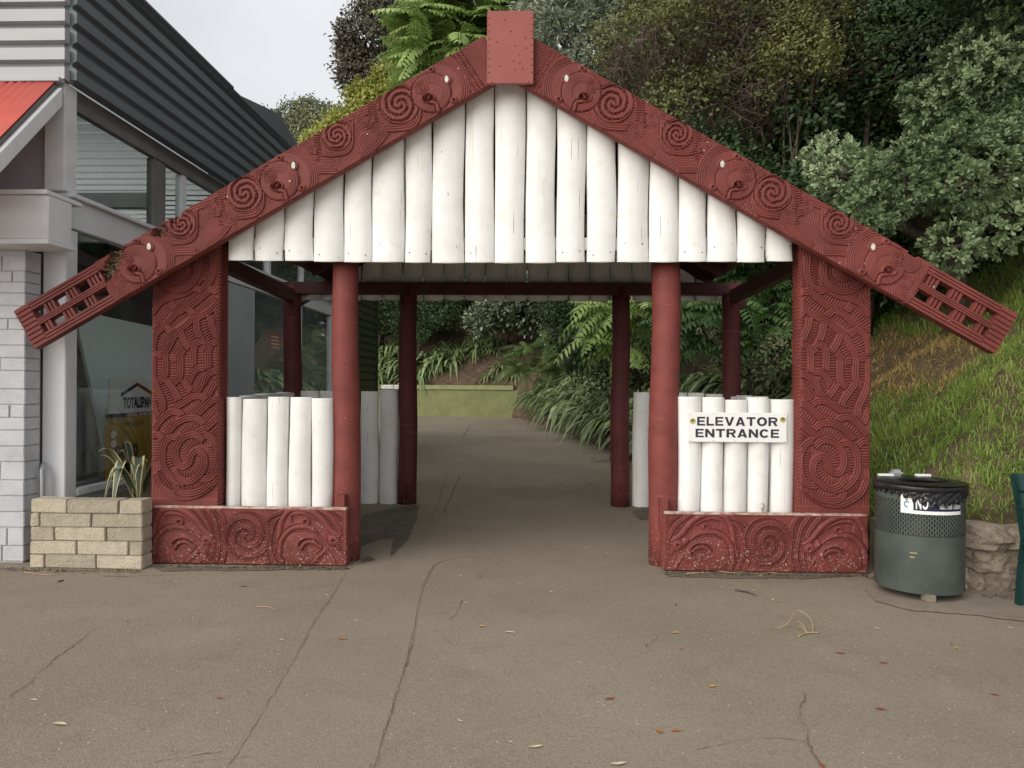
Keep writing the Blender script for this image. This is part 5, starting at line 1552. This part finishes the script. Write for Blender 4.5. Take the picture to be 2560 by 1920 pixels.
def trunk_mesh(base, blobs, r0, lean=None, limbs=True):
    m = MB(); b = Vector(base); cen = Vector(np.mean([c for c, r in blobs], 0)); n = 7
    low = min(c[2] - r[2] for c, r in blobs); split = b.lerp(cen, .55)
    def path(a, c, bow, k=7):
        out = []
        side = Vector((random.uniform(-1, 1), random.uniform(-1, 1), 0)) * bow
        for q in range(k):
            t = q / (k - 1); out.append(a.lerp(c, t) + side * math.sin(t * math.pi))
        return out
    m.tube(path(b - Vector((0, 0, .25)), split, .12), [r0 * (1.25 - .6 * t) for t in np.linspace(0, 1, 7)], 9)
    for c, r in blobs:
        c = Vector(c); m.tube(path(split - (split - b) * .12, c, .2), [r0 * .6 * (1 - .75 * t) for t in np.linspace(0, 1, 7)], 7)
        for k in range(4):
            e = c + Vector(rand_dirs(1)[0]) * float(min(r)) * .8
            m.tube(path(c.lerp(split, .25), e, .1, 5), [r0 * .22 * (1 - .8 * t) for t in np.linspace(0, 1, 5)], 5)
    return m.mesh('trunk', [M['bark']], True, base)
TREES = {}
def tree(name, base_xy, blobs, kinds, mat, label, cat='tree', r0=.10, group=None, cover=-2.0, twig=0):
    x, y = base_xy; z = hz(x, y); base = np.array([x, y, z])
    root = empty(name, base, label, cat, group)
    bag = Bag()
    for kind, per_m2, s in kinds:
        P, O = on_blobs(blobs, per_m2, cover=cover); foliage(bag, P - base, O, kind, s)
    parts = [('crown', bag.mesh('crown', mat)), ('trunk', trunk_mesh(base, blobs, r0))]
    if twig:
        P, O = on_blobs([(c, np.asarray(r) * .93) for c, r in blobs], 30); sel = O[:, 2] < .35
        V, F = twigs(P[sel] - base, O[sel], twig, .55, .007); parts.append(('twigs', np_mesh('twigs', V, F, [M['twig']])))
    for nm, me in parts:
        o = bpy.data.objects.new(nm, me); COL.objects.link(o); o.parent = root
        if nm != 'trunk': o['kind'] = 'stuff'
    return root
def copy_tree(src, x, y, rz, s, label, group=None, dz=0.0):
    z = hz(x, y) + dz
    r = src.copy(); COL.objects.link(r); r.location = (x, y, z); r.rotation_euler = (0, 0, rz); r.scale = (s, s, s)
    r['label'] = label
    if group: r['group'] = group
    elif 'group' in r: del r['group']
    for ch in list(src.children):
        c = ch.copy(); COL.objects.link(c); c.parent = r
    return r
def B(px, py, rp, Y, sx=1.0, sy=.9, sz=.85):
    c = onY(px, py, Y); r = rp / F_PX * Y
    return (c, (r * sx, r * sy, r * sz))

# ================================================================== TREES
# grey-green rosette-leaved tree overhanging the grass bank
ros = tree('rosette_leaf_tree', (5.3, 9.6), [B(2490, 170, 135, 8.9), B(2350, 250, 90, 9.4), B(2420, 420, 135, 8.2), B(2260, 440, 110, 8.3), B(2560, 390, 130, 8.3), B(2170, 530, 85, 8.1), B(2120, 450, 80, 8.9),
            B(2375, 620, 70, 7.9), B(2500, 560, 85, 8.3), B(2080, 400, 70, 9.0), B(2640, 200, 150, 9.0)],
           [('rosette', 105, 1.0)], M['l_rosette'], 'grey-green rosette-leaved tree overhanging the grass bank', r0=.12)
olive = tree('twiggy_tree', (4.3, 12.2), [B(1640, 140, 150, 12), B(1790, 70, 170, 12.4), B(1950, 110, 165, 12), B(2090, 50, 150, 12.3), B(1710, 290, 125, 11.5), B(1850, 250, 130, 11.6), B(1570, 330, 80, 11.4),
            B(2000, 260, 105, 11.8), B(2130, 170, 100, 12), B(1640, 390, 90, 11.2), B(1900, -60, 170, 12.8)],
           [('small', 42, 1.25), ('long', 6, .8)], M['l_olive'], 'olive-leaved tree with a tangle of bare brown twigs above the gable', r0=.13, cover=-.10, twig=7000)
longt = tree('silver_leaf_tree', (2.9, 15.5), [B(1420, 85, 105, 14), B(1520, 160, 105, 13.8), B(1590, 60, 110, 14.2), B(1470, 250, 85, 13.8), B(1600, 260, 80, 13.9), B(1380, 10, 90, 14.4), B(1530, -40, 120, 14.5), B(1400, 180, 70, 14)],
           [('long', 42, 1.15)], M['l_long'], 'silvery long-leaved tree right of the gateway apex', r0=.12)
dark = tree('dark_evergreen', (4.6, 11.0), [B(1870, 540, 150, 10.6), B(2080, 520, 150, 10.4), B(2260, 640, 130, 10.6), B(1760, 430, 140, 11), B(2040, 340, 120, 12.6), B(2180, 300, 130, 12.6), B(2400, 520, 160, 10.8), B(2330, 140, 190, 11.5), B(2520, 30, 190, 12), B(2560, 660, 130, 10.6), B(2200, 80, 160, 12.2)],
           [('small', 48, 1.35)], M['l_dark'], 'dark dense evergreen filling the slope behind the rosette tree', r0=.12, twig=700)
bron = tree('bronze_tree', (-9.2, 40.5), [B(930, 90, 85, 40), B(900, 170, 60, 40), B(1000, 40, 90, 40), B(970, 200, 70, 40), B(930, 250, 45, 39.5), B(905, 320, 35, 39), B(1010, -60, 110, 41), B(880, 110, 40, 40)],
           [('big', 14, .85)], M['l_brown'], 'dark bronze-leaved tree standing against the sky', r0=.35)
yel = tree('yellow_green_tree', (-8.0, 37.2), [B(930, 265, 65, 37), B(870, 320, 55, 37), B(985, 215, 60, 37), B(1010, 300, 70, 37), B(810, 365, 50, 37), B(950, 350, 70, 36.6), B(1040, 230, 60, 37)],
           [('big', 26, .62), ('big', 6, .95)], M['l_yellow'], 'yellow-green tree below the bronze tree on the skyline', r0=.25)
far = tree('skyline_tree', (-17.5, 54), [B(800, 315, 50, 53), B(735, 300, 45, 54), B(770, 280, 40, 54), B(835, 290, 35, 54), B(700, 330, 40, 54), B(780, 370, 70, 53)],
           [('big', 12, .85)], M['l_far'], 'grey-green tree far off on the hill above the shop roof', r0=.3)
far2 = tree('spindly_tree', (-21, 56), [B(655, 300, 26, 56), B(690, 310, 22, 56), B(640, 330, 30, 56), B(676, 360, 34, 55)],
           [('big', 5, 1.0)], M['l_brown'], 'spindly dark tree just above the shop roof edge', r0=.2)
yng = tree('young_tree', (3.75, 11.3), [B(2010, 130, 75, 11), B(1950, 165, 55, 11), B(2050, 175, 45, 11), B(1990, 80, 55, 11.2)], [('small', 60, 1.15)], M['l_olive'], 'young olive-green tree on a bare pale trunk in the dark gap', r0=.05, cover=-.5)
# pinnate tree behind the apex: fronds reaching left
x, y = -1.5, 37.0; base = np.array([x, y, hz(x, y)])
pin = empty('pinnate_tree', base, 'fresh green tree with long feathered leaves left of the gateway apex', 'tree')
bag = Bag(); bl = []
for px, py, n in ((1060, 40, 16), (1120, 90, 18), (1190, 60, 16), (1150, 170, 14), (1080, 180, 14), (1240, 30, 14), (1210, 140, 14), (1020, 110, 10), (1060, 240, 10), (1130, -30, 14), (1280, 90, 12), (1300, -20, 14)):
    n = n * 2; c = onY(px + 50, py, 33 + random.uniform(-.8, .8)); bl.append((c, (.8, .8, .8)))
    dirs = unit(rng.normal(size=(n, 3)) * np.array([1, .8, .35]) + np.array([-.75, -.25, .15]))
    frond_crown(bag, np.repeat((c - base)[None], n, 0) + rng.normal(0, .35, (n, 3)), dirs, 2.1, 11, .215, .42, .35)
for nm, me in (('crown', bag.mesh('crown', M['l_pinnate'])), ('trunk', trunk_mesh(base, bl, .13))):
    o = bpy.data.objects.new(nm, me); COL.objects.link(o); o.parent = pin
    if nm == 'crown': o['kind'] = 'stuff'
# shrubs seen through the gateway
gls = tree('glossy_shrub', (.9, 34.3), [B(1210, 800, 45, 34), B(1250, 770, 60, 34), B(1330, 780, 65, 33.6), B(1410, 800, 60, 33), B(1270, 715, 60, 34.4), B(1380, 710, 70, 34), B(1460, 740, 60, 33), B(1390, 850, 40, 32.6)],
           [('gloss', 16, 2.0)], M['l_gloss'], 'glossy dark shrub with shiny leaves beyond the gateway', 'shrub', r0=.05)
shr = tree('bank_shrub', (2.9, 9.9), [B(1940, 880, 45, 10), B(1985, 850, 45, 10), B(1910, 920, 30, 9.9)], [('small', 40, 1.0)], M['l_far'], 'small grey-green bush on the bank beside the right side fence', 'shrub', r0=.03)
mixs = tree('shade_shrub', (1.9, 18.2), [B(1480, 880, 70, 17.5), B(1560, 850, 80, 17), B(1440, 830, 60, 18.5), B(1640, 830, 90, 16), B(1540, 930, 50, 16.5), B(1600, 760, 90, 16.5), B(1420, 760, 60, 18.5)],
           [('small', 30, 1.7)], M['l_dark'], 'dark leafy shrub on the shaded bank beside the path', 'shrub', r0=.08)
def pin_shrub(name, base_xy, spots, L, mat, label, n=12, up=.35):
    x, y = base_xy; base = np.array([x, y, hz(x, y)]); root = empty(name, base, label, 'shrub')
    bag = Bag(); bl = []
    for px, py, Y in spots:
        c = onY(px, py, Y); c[2] = max(c[2], hz(c[0], c[1]) + .2); bl.append((c, (.25, .25, .25)))
        dirs = unit(rng.normal(size=(n, 3)) * np.array([1, .8, .5]) + np.array([-.25, -.45, up]))
        frond_crown(bag, np.repeat((c - base)[None], n, 0) + rng.normal(0, .05, (n, 3)), dirs, L, 9, .21, .30, .6)
    for nm, me in (('fronds', bag.mesh('fronds', mat)), ('stems', trunk_mesh(base, bl, .035))):
        o = bpy.data.objects.new(nm, me); COL.objects.link(o); o.parent = root
        if nm == 'fronds': o['kind'] = 'stuff'
    return root
pin_shrub('feather_leaf_shrub', (3.2, 10.6), [(1850, 760, 10.4), (1930, 780, 10.6), (1780, 790, 10.6), (1700, 760, 11), (1880, 860, 10.2), (1740, 860, 10.8), (1980, 830, 10.2), (1660, 800, 11.4), (1960, 720, 10.8), (1820, 690, 11)], .62, M['l_pinnate_dark'], 'deep green feather-leaved shrub behind the right side fence', 13)
pin_shrub('feather_leaf_shrub', (2.4, 13.6), [(1500, 770, 13), (1550, 790, 13), (1610, 760, 12.6), (1480, 840, 13.4), (1550, 870, 13)], .75, M['l_pinnate'], 'fresh green feather-leaved shrub reaching over the path beside the back post', 12)
# fine ferny shrub
x, y = .75, 28.0; base = np.array([x, y, hz(x, y)]); fr = empty('fine_fern', base, 'fine feathery fern between the glossy shrub and the path', 'fern'); bag = Bag()
for px, py in ((1300, 880), (1350, 860), (1390, 890), (1320, 930), (1370, 930), (1420, 920), (1280, 930)):
    c = onY(px + 25, py, 28 + random.uniform(-.6, .8)); c[2] = max(c[2], hz(c[0], c[1]) + .3)
    dirs = unit(rng.normal(size=(16, 3)) * np.array([1, .8, .5]) + np.array([-.2, -.4, .7]))
    frond_crown(bag, np.repeat((c - base)[None], 16, 0), dirs, 1.35, 18, .12, .18, .6)
o = obj('fronds', bag.mesh('fronds', M['l_fern']), (0, 0, 0)); o.parent = fr; o['kind'] = 'stuff'
m = MB(); [m.tube([(0, 0, -.1), (.25 * k_ - .2, -.2, .9)], [.03, .01], 5) for k_ in range(3)]
o = obj('stems', m.mesh('stems', [M['bark']])); o.parent = fr

# more of the wooded hill: copies of the same kinds farther up and round the slope
G = 'trees on the wooded hillside'
LB = {id(dark): 'dark evergreen tree deep in the wooded hillside', id(olive): 'olive-leaved twiggy tree higher up the wooded hillside', id(longt): 'silvery tree higher on the wooded hillside',
      id(far): 'grey-green tree on the hill above the green wall', id(mixs): 'dark leafy shrub under the trees on the bank', id(gls): 'glossy shrub on the bank above the green wall'}
for src, x, y, rz, s in ((dark, 7.5, 14, 1.0, 1.2), (dark, 5.6, 15.5, 2.9, 1.25), (dark, 9.5, 17, .9, 1.4), (dark, 6.2, 18, 2.2, 1.1), (olive, 8.0, 18.5, .6, 1.2), (dark, 5.4, 23, .4, 1.2), (longt, 6.0, 27, 1.5, 1.3), (dark, 3.6, 31, 3.0, 1.2), (olive, 3.0, 36, .3, 1.4),
                          (dark, -3.0, 41, .8, 1.25), (dark, -6.5, 37.2, 2.6, 1.0), (olive, -1, 40, 2.0, 1.4), (dark, 7, 30, 1.9, 1.6), (dark, 9.5, 10.5, .2, 1.1), (dark, 6.6, 8.4, 2.8, .8), (olive, 12, 14, 1.2, 1.3), (far, -9.5, 44, .8, 1.0),
                          (dark, -11.5, 39.5, 1.4, 1.1), (dark, -15, 41, .1, 1.2), (far, -20, 48, 2.1, 1.1), (far, -13, 47, 1.1, 1.2), (olive, -9, 44, 0.4, 1.2), (dark, -6, 46, 2.2, 1.5), (far, -26, 52, .9, 1.2), (far, -31, 50, 2.4, 1.2), (dark, 12, 9.0, 2.2, 1.2),
                          (mixs, 3.3, 13.6, 1.2, .9), (mixs, 1.9, 25, .5, 1.1), (mixs, -3.2, 37.2, 2.0, 1.2), (mixs, -1.6, 36.2, 1.1, 1.0), (mixs, -4.6, 38, 2.7, 1.3), (mixs, -2.4, 39, .4, 1.4), (mixs, -5.8, 36.6, .3, 1.1), (mixs, -8.2, 37.2, 1.0, 1.2), (mixs, .3, 33.5, 2.2, 1.2), (mixs, 3.7, 11.6, 2.0, .8), (mixs, 5.2, 12.4, .9, 1.1), (mixs, 6.4, 11.8, 2.2, 1.2), (mixs, 4.4, 13.4, 2.9, 1.3)):
    copy_tree(src, x, y, rz, s, LB[id(src)], G)

# ================================================================== STRAP-LEAVED CLUMPS
def strap_mesh(n, L, W, spread=1.0):
    az = rng.uniform(0, 2 * math.pi, n); el = rng.uniform(.45, 1.35, n)
    D = np.stack([np.cos(az) * np.cos(el), np.sin(az) * np.cos(el), np.sin(el)], 1)
    P = np.stack([np.cos(az) * rng.uniform(.0, .14, n), np.sin(az) * rng.uniform(.0, .14, n), rng.uniform(-.05, .04, n)], 1)
    V, F, k = blades(P, D, L * rng.uniform(.7, 1.15, n), W * rng.uniform(.8, 1.2, n), rng.uniform(.55, 1.15, n), 5)
    t = np.clip(rng.normal(.45, .2, n), 0, 1)
    return np_mesh('leaves', V, F, [M['l_strap']], tint=np.repeat(t, k))
straps = [strap_mesh(72, .92, .105) for _ in range(4)]
def clump(x, y, s, label, group, dz=0):
    o = obj('strap_leaf_clump', random.choice(straps), (x, y, hz(x, y) + dz), None, random.uniform(0, 6.28), s * np.array([1, 1, random.uniform(.85, 1.1)]))
    tag(o, label, 'plant', group)
def edge_at(y):
    e = EDGE[4:11]
    return float(np.interp(y, e[:, 1], e[:, 0]))
yy = 10.2
while yy < 31.5:
    for row, d in enumerate((.22, .75, 1.35)):
        if row == 2 and random.random() < .35: continue
        x = edge_at(yy) + d + random.uniform(-.1, .1); s = random.uniform(1.0, 1.4)
        clump(x, yy + random.uniform(-.2, .2), s * (1.0 if yy < 20 else 1.1), 'strap-leaved clump spilling over the path edge' if row == 0 else 'strap-leaved clump higher on the bank beside the path', 'strap-leaved plants along the path edge' if row == 0 else 'strap-leaved plants on the path bank')
    yy += .62 if yy < 20 else .9
for k in range(9):
    for row in range(2 + (k > 3)):
        x = -4.3 - k * .62 + random.uniform(-.25, .25); y = 34.9 + row * .75 + (k * .17) + random.uniform(-.2, .2)
        if row == 0 and k < 2: continue
        clump(x, y, random.uniform(1.5, 2.1), 'strap-leaved clump growing above the green retaining wall', 'strap-leaved plants above the green wall')
for x, y, s in ((-2.2, 34.2, .9), (-1.7, 34.6, .9), (-2.9, 35.6, .8), (-1.0, 33.9, 1.1)):
    clump(x, y, s, 'strap-leaved clump growing above the green retaining wall', 'strap-leaved plants above the green wall')

for k in range(16):
    clump(random.uniform(-5.5, -.9), random.uniform(35.0, 38.2), random.uniform(.8, 1.4), 'strap-leaved clump growing above the green retaining wall', 'strap-leaved plants above the green wall')
# ================================================================== VARIEGATED AGAVES by the planter
def agave(name, loc, specs, label):
    root = empty(name, loc, label, 'plant'); loc = np.array(loc, float)
    for az, el, L, W, dr in specs:
        D = np.array([math.cos(az) * math.cos(el), math.sin(az) * math.cos(el), math.sin(el)]); S = np.array([-math.sin(az), math.cos(az), 0.0]); n = 12
        V = []; F = []; fm = []
        for k in range(n + 1):
            t = k / n; w = W * np.interp(t, [0, .3, .7, 1], [.8, 1, .8, .05]) * .5
            c = D * L * (t if t < .6 else .6 + (t - .6) * .8) + np.array([0, 0, -1.0]) * L * dr * t ** 2.6
            up = np.array([0, 0, .12 * w]) * 1.0
            for q, f in enumerate((-1, -.68, 0, .68, 1)): V.append(c + S * w * f + np.array([0, 0, abs(f) * w * .45]))
        for k in range(n):
            for q in range(4): a_ = k * 5 + q; F.append((a_, a_ + 1, a_ + 6, a_ + 5)); fm.append(1 if q in (0, 3) else 0)
        V = np.array(V); 
        o = obj('leaf', np_mesh('leaf', V, F, [M['flax_green'], M['flax_cream']], smooth=True, fmat=fm), loc, root)
sp = [(R(200 + k * 47 + random.uniform(-15, 15)), random.uniform(1.1, 1.45), random.uniform(.75, 1.1), random.uniform(.09, .12), random.uniform(.25, .65)) for k in range(13)]
agave('variegated_agave', (-3.47, 6.35, .43), sp + [(R(255), 1.3, 1.15, .12, .95), (R(225), 1.25, 1.0, .12, 1.0), (R(300), 1.35, 1.2, .11, .9), (R(190), 1.3, .9, .11, .9)], 'cream-edged agave in the block planter below the shop window')
sp = [(R(k * 52 + random.uniform(-15, 15)), random.uniform(1.0, 1.45), random.uniform(1.15, 1.5), random.uniform(.08, .10), random.uniform(.3, .6)) for k in range(12)]
agave('variegated_agave', (-3.60, 8.4, .43), sp + [(R(-15), .95, 1.2, .055, .25)], 'cream-edged agave showing over the gateway side fence')

# ================================================================== GRASS BANK
nt = 9000; nb = 12
tx = 2.70 + rng.beta(1.1, 1.5, nt) * 5.4; ty = 5.55 + rng.beta(1.0, 1.2, nt) * 8.0
gxx = np.repeat(tx, nb) + rng.normal(0, .035, nt * nb); gyy = np.repeat(ty, nb) + rng.normal(0, .035, nt * nb)
toff = rng.normal(0, 1, nt); tln = rng.uniform(.6, 1.5, nt)
d, _ = edge_dist(gxx, gyy)
ok = d > .03
toff, tln = np.repeat(toff, nb)[ok], np.repeat(tln, nb)[ok]
cx_, cy_ = np.repeat(tx, nb)[ok], np.repeat(ty, nb)[ok]
gxx, gyy, d = gxx[ok], gyy[ok], d[ok]; n = len(gxx)
gz = hz(gxx, gyy)
pat = np.sin(gxx * 2.1 + 1.1) * np.sin(gyy * 1.7 + .4) + .6 * np.sin(gxx * 4.3 + gyy * 3.1) + .35 * np.sin(gxx * 9 - gyy * 7)
dry = np.exp(-((gxx - 4.60 - .12 * np.sin(gyy * 3)) / .62) ** 2 - ((gyy - 9.4) / 2.4) ** 2) * 1.05 + .17 * pat + .12 * toff + rng.normal(0, .10, n)
tint = np.clip(np.where(dry > .55, .74 + .26 * rng.random(n), .22 + .30 * rng.random(n) + .10 * pat + .06 * toff), 0, 1)
thin = (dry > .75) & (rng.random(n) < .45)
L = rng.uniform(.06, .17, n) * tln * (1 + .6 * np.clip((gz - 2.2), 0, 1)) * np.where(tint > .7, .8, 1)
D = unit(np.stack([(gxx - cx_) * 9, (gyy - cy_) * 9 - .18, np.ones(n)], 1) + rng.normal(0, .35, (n, 3)))
P = np.stack([gxx, gyy, gz - .012], 1)
kp = ~thin
V, F, k = blades(P[kp], D[kp], L[kp], rng.uniform(.006, .013, kp.sum()), rng.uniform(.1, .8, kp.sum()), 2)
gr = obj('grass', np_mesh('grass', V, F, [M['grass']], tint=np.repeat(tint[kp], k)))
tag(gr, 'rough green and straw grass on the bank behind the bin', 'grass', kind='stuff')
# a yellow flower in the grass
c = onY(2415, 1107, 6.6); c = np.array([c[0], c[1], hz(c[0], c[1])]); fz = onY(2415, 1107, 6.6)[2]
fl_ = empty('yellow_flower', c, 'single yellow flower in the grass above the stone wall', 'flower')
m = MB(); m.tube([c, (c[0], c[1] - .01, c[2] + .13)], .003, 5); m.build('stem', M['flax_green'], fl_)
for k in range(12):
    a_ = k * math.pi / 6; m = MB(); z_ = c[2] + .13
    dx, dy = math.cos(a_), math.sin(a_); sx, sy = -dy * .006, dx * .006
    m.poly([(c[0], c[1] - .01, z_), (c[0] + dx * .018 + sx, c[1] - .01 + dy * .018 + sy, z_ + .006), (c[0] + dx * .028, c[1] - .01 + dy * .028, z_ + .004), (c[0] + dx * .018 - sx, c[1] - .01 + dy * .018 - sy, z_ + .006)])
    m.build('petal', M['petal'], fl_, fix=False)
# a seedling rooted on the right base board
c = onY(1905, 1268, 6.04); wd = empty('seedling', (c[0], 6.03, .478), 'small green seedling rooted on the right base board', 'plant')
m = MB(); m.tube([(c[0], 6.03, .470), (c[0] + .01, 6.02, .54)], .003, 5); m.build('stem', M['flax_green'], wd)
for k in range(7):
    a_ = random.uniform(0, 6.28); p = np.array([[c[0] + .01 * (k / 6), 6.028, .485 + .055 * k / 6]])
    V, F = leaf_cards(p, np.array([[math.cos(a_), -abs(math.sin(a_)) * .6, .4]]), np.array([[0, 0, 1.0]]), .045, .028)
    np_obj('leaf', V, F, [M['l_yellow']], wd, tint=np.full(6, .6))

# ================================================================== FALLEN LEAVES, TWIGS
def fallen_mesh(L, W, curl, mat):
    n = 5; V = []; F = []
    for k in range(n + 1):
        t = k / n; w = W * math.sin(math.pi * min(max(t, .03), .97)) * .5; x = (t - .5) * L; z = .004 + curl * (abs(t - .5) * 2) ** 2 * L
        V += [(x, -w, z + w * .35), (x, 0, z), (x, w, z + w * .35)]
    for k in range(n):
        for q in range(2): a_ = k * 3 + q; F.append((a_, a_ + 3, a_ + 4, a_ + 1))
    V = np.array(V, float); V[:, 2] -= V[:, 2].min() - .002
    return np_mesh('fallen_leaf', V, F, [M[mat]])
fm_ = {'c': [fallen_mesh(.070, .022, .08, 'leaf_cream'), fallen_mesh(.05, .016, .02, 'leaf_cream')], 'o': [fallen_mesh(.065, .022, .06, 'leaf_orange'), fallen_mesh(.05, .02, .12, 'leaf_orange')],
       'y': [fallen_mesh(.055, .025, .05, 'leaf_yellow'), fallen_mesh(.045, .014, .1, 'leaf_yellow')], 'r': [fallen_mesh(.055, .02, .04, 'leaf_red')]}
fl_lab = {'c': 'pale cream fallen leaf lying on the asphalt', 'o': 'orange fallen leaf lying on the asphalt', 'y': 'yellow fallen leaf lying on the asphalt', 'r': 'reddish brown fallen leaf lying on the asphalt'}
fl_grp = {'c': 'cream fallen leaves', 'o': 'orange fallen leaves', 'y': 'yellow fallen leaves', 'r': 'reddish fallen leaves'}
spots = [(150, 1812, 'c', 1.5), (84, 1751, 'c', .9), (319, 1555, 'r', .6), (610, 1467, 'r', 1), (703, 1600, 'c', .8), (855, 1599, 'o', 1.2), (890, 1552, 'c', .8), (817, 1488, 'c', .8), (846, 1491, 'y', .8), (549, 1746, 'r', .7),
         (1205, 1567, 'y', 1), (1275, 1582, 'c', 1.4), (1240, 1402, 'y', .9), (1059, 1444, 'y', .8), (1200, 1443, 'o', .9), (1133, 1516, 'y', .7), (1163, 1508, 'c', .6), (1289, 1489, 'y', .7), (1377, 1480, 'c', .8), (1466, 1371, 'c', .8),
         (1519, 1383, 'c', .6), (1273, 1310, 'c', .5), (1345, 1316, 'c', .6), (1395, 1340, 'c', .6), (1405, 1264, 'c', .5), (1525, 1748, 'r', 1), (1648, 1830, 'o', 1), (1690, 1828, 'o', .8), (1338, 1869, 'c', .9), (1545, 1912, 'c', 1),
         (1780, 1717, 'y', .8), (1689, 1583, 'y', .9), (1690, 1512, 'r', .8), (1735, 1485, 'y', .6), (1806, 1467, 'c', .7), (1885, 1476, 'c', .8), (1932, 1500, 'c', 1), (1946, 1503, 'y', .9), (2060, 1552, 'y', .6), (2101, 1634, 'r', 1),
         (2192, 1572, 'c', .7), (2209, 1658, 'r', .9), (2202, 1774, 'r', 1), (2393, 1622, 'y', .7), (2379, 1610, 'r', .6), (2527, 1571, 'c', .8), (2488, 1738, 'r', .8), (2055, 1915, 'r', .8), (1703, 1623, 'o', .6), (2476, 1514, 'y', .6), (2545, 1553, 'o', .7),
         (1276, 1856, 'c', .6), (1150, 1803, 'c', .5), (1449, 1657, 'c', .6), (1190, 1628, 'y', .5), (1076, 1395, 'c', .5), (1152, 1441, 'c', .6), (1070, 1462, 'c', .6), (1300, 1461, 'c', .6), (926, 1300, 'y', .6), (500, 1437, 'y', .6), (440, 1455, 'c', .5)]
for k in range(34):
    spots.append((random.uniform(1330, 1500), random.uniform(1090, 1240), random.choice('cyyo'), random.uniform(.8, 1.3)))
for px, py, c_, s in spots:
    p = onZ(px, py)
    o = obj('fallen_leaf', random.choice(fm_[c_]), (p[0], p[1], .001), None, random.uniform(-.6, .6) if random.random() < .6 else random.uniform(0, 6.28), s)
    tag(o, fl_lab[c_], 'leaf', fl_grp[c_])
# dry root tangle in front of the right board
tw_ = empty('root_tangle', onZ(2000, 1588), 'pale dry root tangle lying on the asphalt', 'twig')
def gtube(pxs, r, name, root, mat, arch=.02):
    P = [onZ(*p) for p in pxs]; n = len(P)
    V = [(p[0], p[1], .006 + arch * math.sin(math.pi * k / (n - 1))) for k, p in enumerate(P)]
    V = catmull(V, .01); m = MB(); m.tube([tuple(v) for v in V], list(np.linspace(r, r * .5, len(V))), 5); return m.build(name, mat, root, smooth=True)
def tf(x, y): return (1600 + x / 2.304, 1400 + y / 2.304)
for L, r, a_ in (([(912, 445), (960, 430), (1035, 424)], .006, .005), ([(995, 424), (990, 385), (950, 352), (895, 342), (870, 385), (840, 400), (790, 400)], .004, .05), ([(965, 430), (940, 405), (905, 395), (920, 372), (895, 345)], .003, .04), ([(870, 385), (830, 385), (800, 388)], .002, .02), ([(960, 425), (925, 412), (905, 402)], .003, .03), ([(845, 348), (890, 342)], .002, .03)):
    gtube([tf(*p) for p in L], r, 'root', tw_, M['straw'], a_)
for px, lab, mt, r in (([(1838, 1477), (1870, 1484), (1890, 1490)], 'dark stick lying on the asphalt in front of the right base board', 'bark', .008), ([(643, 1519), (672, 1521), (692, 1527)], 'thin pale straw lying on the asphalt before the left base board', 'straw', .003),
                       ([(1717, 1436), (1745, 1435), (1772, 1433)], 'pale stick lying under the edge of the right base board', 'straw', .006), ([(1782, 1428), (1830, 1434), (1872, 1430)], 'long crooked twig lying along the right base board', 'straw', .004), ([(1900, 1440), (1925, 1434), (1945, 1436)], 'short pale twig beside the right base board', 'straw', .005),
                       ([(60, 1432), (120, 1440), (160, 1436)], 'dry twig in the dirt below the brick pier', 'straw', .004), ([(145, 1456), (160, 1452)], 'small black stick in front of the block planter', 'bark', .007)):
    o = gtube(px, r, 'twig', None, M[mt], .004); tag(o, lab, 'twig')
# leaf litter on the soil above the green wall and under the strap plants
n = 2600
lx = np.concatenate([rng.uniform(-8, -.5, n // 2), rng.uniform(.2, 3.5, n // 2)]); ly = np.concatenate([rng.uniform(33.6, 37.5, n // 2), rng.uniform(9.5, 32, n // 2)])
d, _ = edge_dist(lx, ly); ok = (d > .1) & (d < 3.5); lx, ly = lx[ok], ly[ok]
P = np.stack([lx, ly, hz(lx, ly) + .01], 1); D = rand_dirs(len(P)); D[:, 2] = np.abs(D[:, 2]) * .3
V, F = leaf_cards(P, D, np.tile([0, 0, 1.0], (len(P), 1)), rng.uniform(.06, .14, len(P)), rng.uniform(.02, .05, len(P)))
M['litter'] = leaf_mat('leaf_litter', (.10, .05, .025), (.20, .12, .07), (.38, .29, .19), rough=.8, trans=.05)
lt = obj('leaf_litter', np_mesh('leaf_litter', V, F, [M['litter']], tint=np.repeat(rng.random(len(P)), 6)))
tag(lt, 'dry brown leaf litter scattered over the planted banks', 'leaf litter', kind='stuff')

# crumbs of soil, bark and dead leaf gathered along the foot of the planter, the boards and the stone wall
n = 1500
seg_ = [((-5.2, 5.90), (-4.05, 5.76)), ((-4.05, 5.74), (-3.1, 5.76)), ((-3.1, 5.93), (-1.5, 5.94)), ((1.0, 5.94), (2.7, 5.93)), ((3.2, 5.42), (4.6, 5.40))]
k = rng.integers(0, len(seg_), n); t = rng.random(n)
A_ = np.array([s_[0] for s_ in seg_])[k]; B_ = np.array([s_[1] for s_ in seg_])[k]
Q = A_ + (B_ - A_) * t[:, None] + np.stack([rng.normal(0, .01, n), -np.abs(rng.normal(0, .045, n))], 1)
P = np.c_[Q, np.full(n, .007)]; D = rand_dirs(n); D[:, 2] = np.abs(D[:, 2]) * .35
V, F = leaf_cards(P, D, np.tile([0, 0, 1.0], (n, 1)), rng.uniform(.008, .035, n), rng.uniform(.005, .014, n))
M['crumbs'] = leaf_mat('dirt_crumbs', (.035, .026, .018), (.10, .075, .05), (.36, .28, .18), rough=.9, trans=.0)
dc = obj('dirt_crumbs', np_mesh('dirt_crumbs', V, F, [M['crumbs']], tint=np.repeat(rng.random(n) ** 1.6, 6)))
tag(dc, 'crumbs of soil and dead leaf along the foot of the planter and boards', 'debris', kind='stuff')
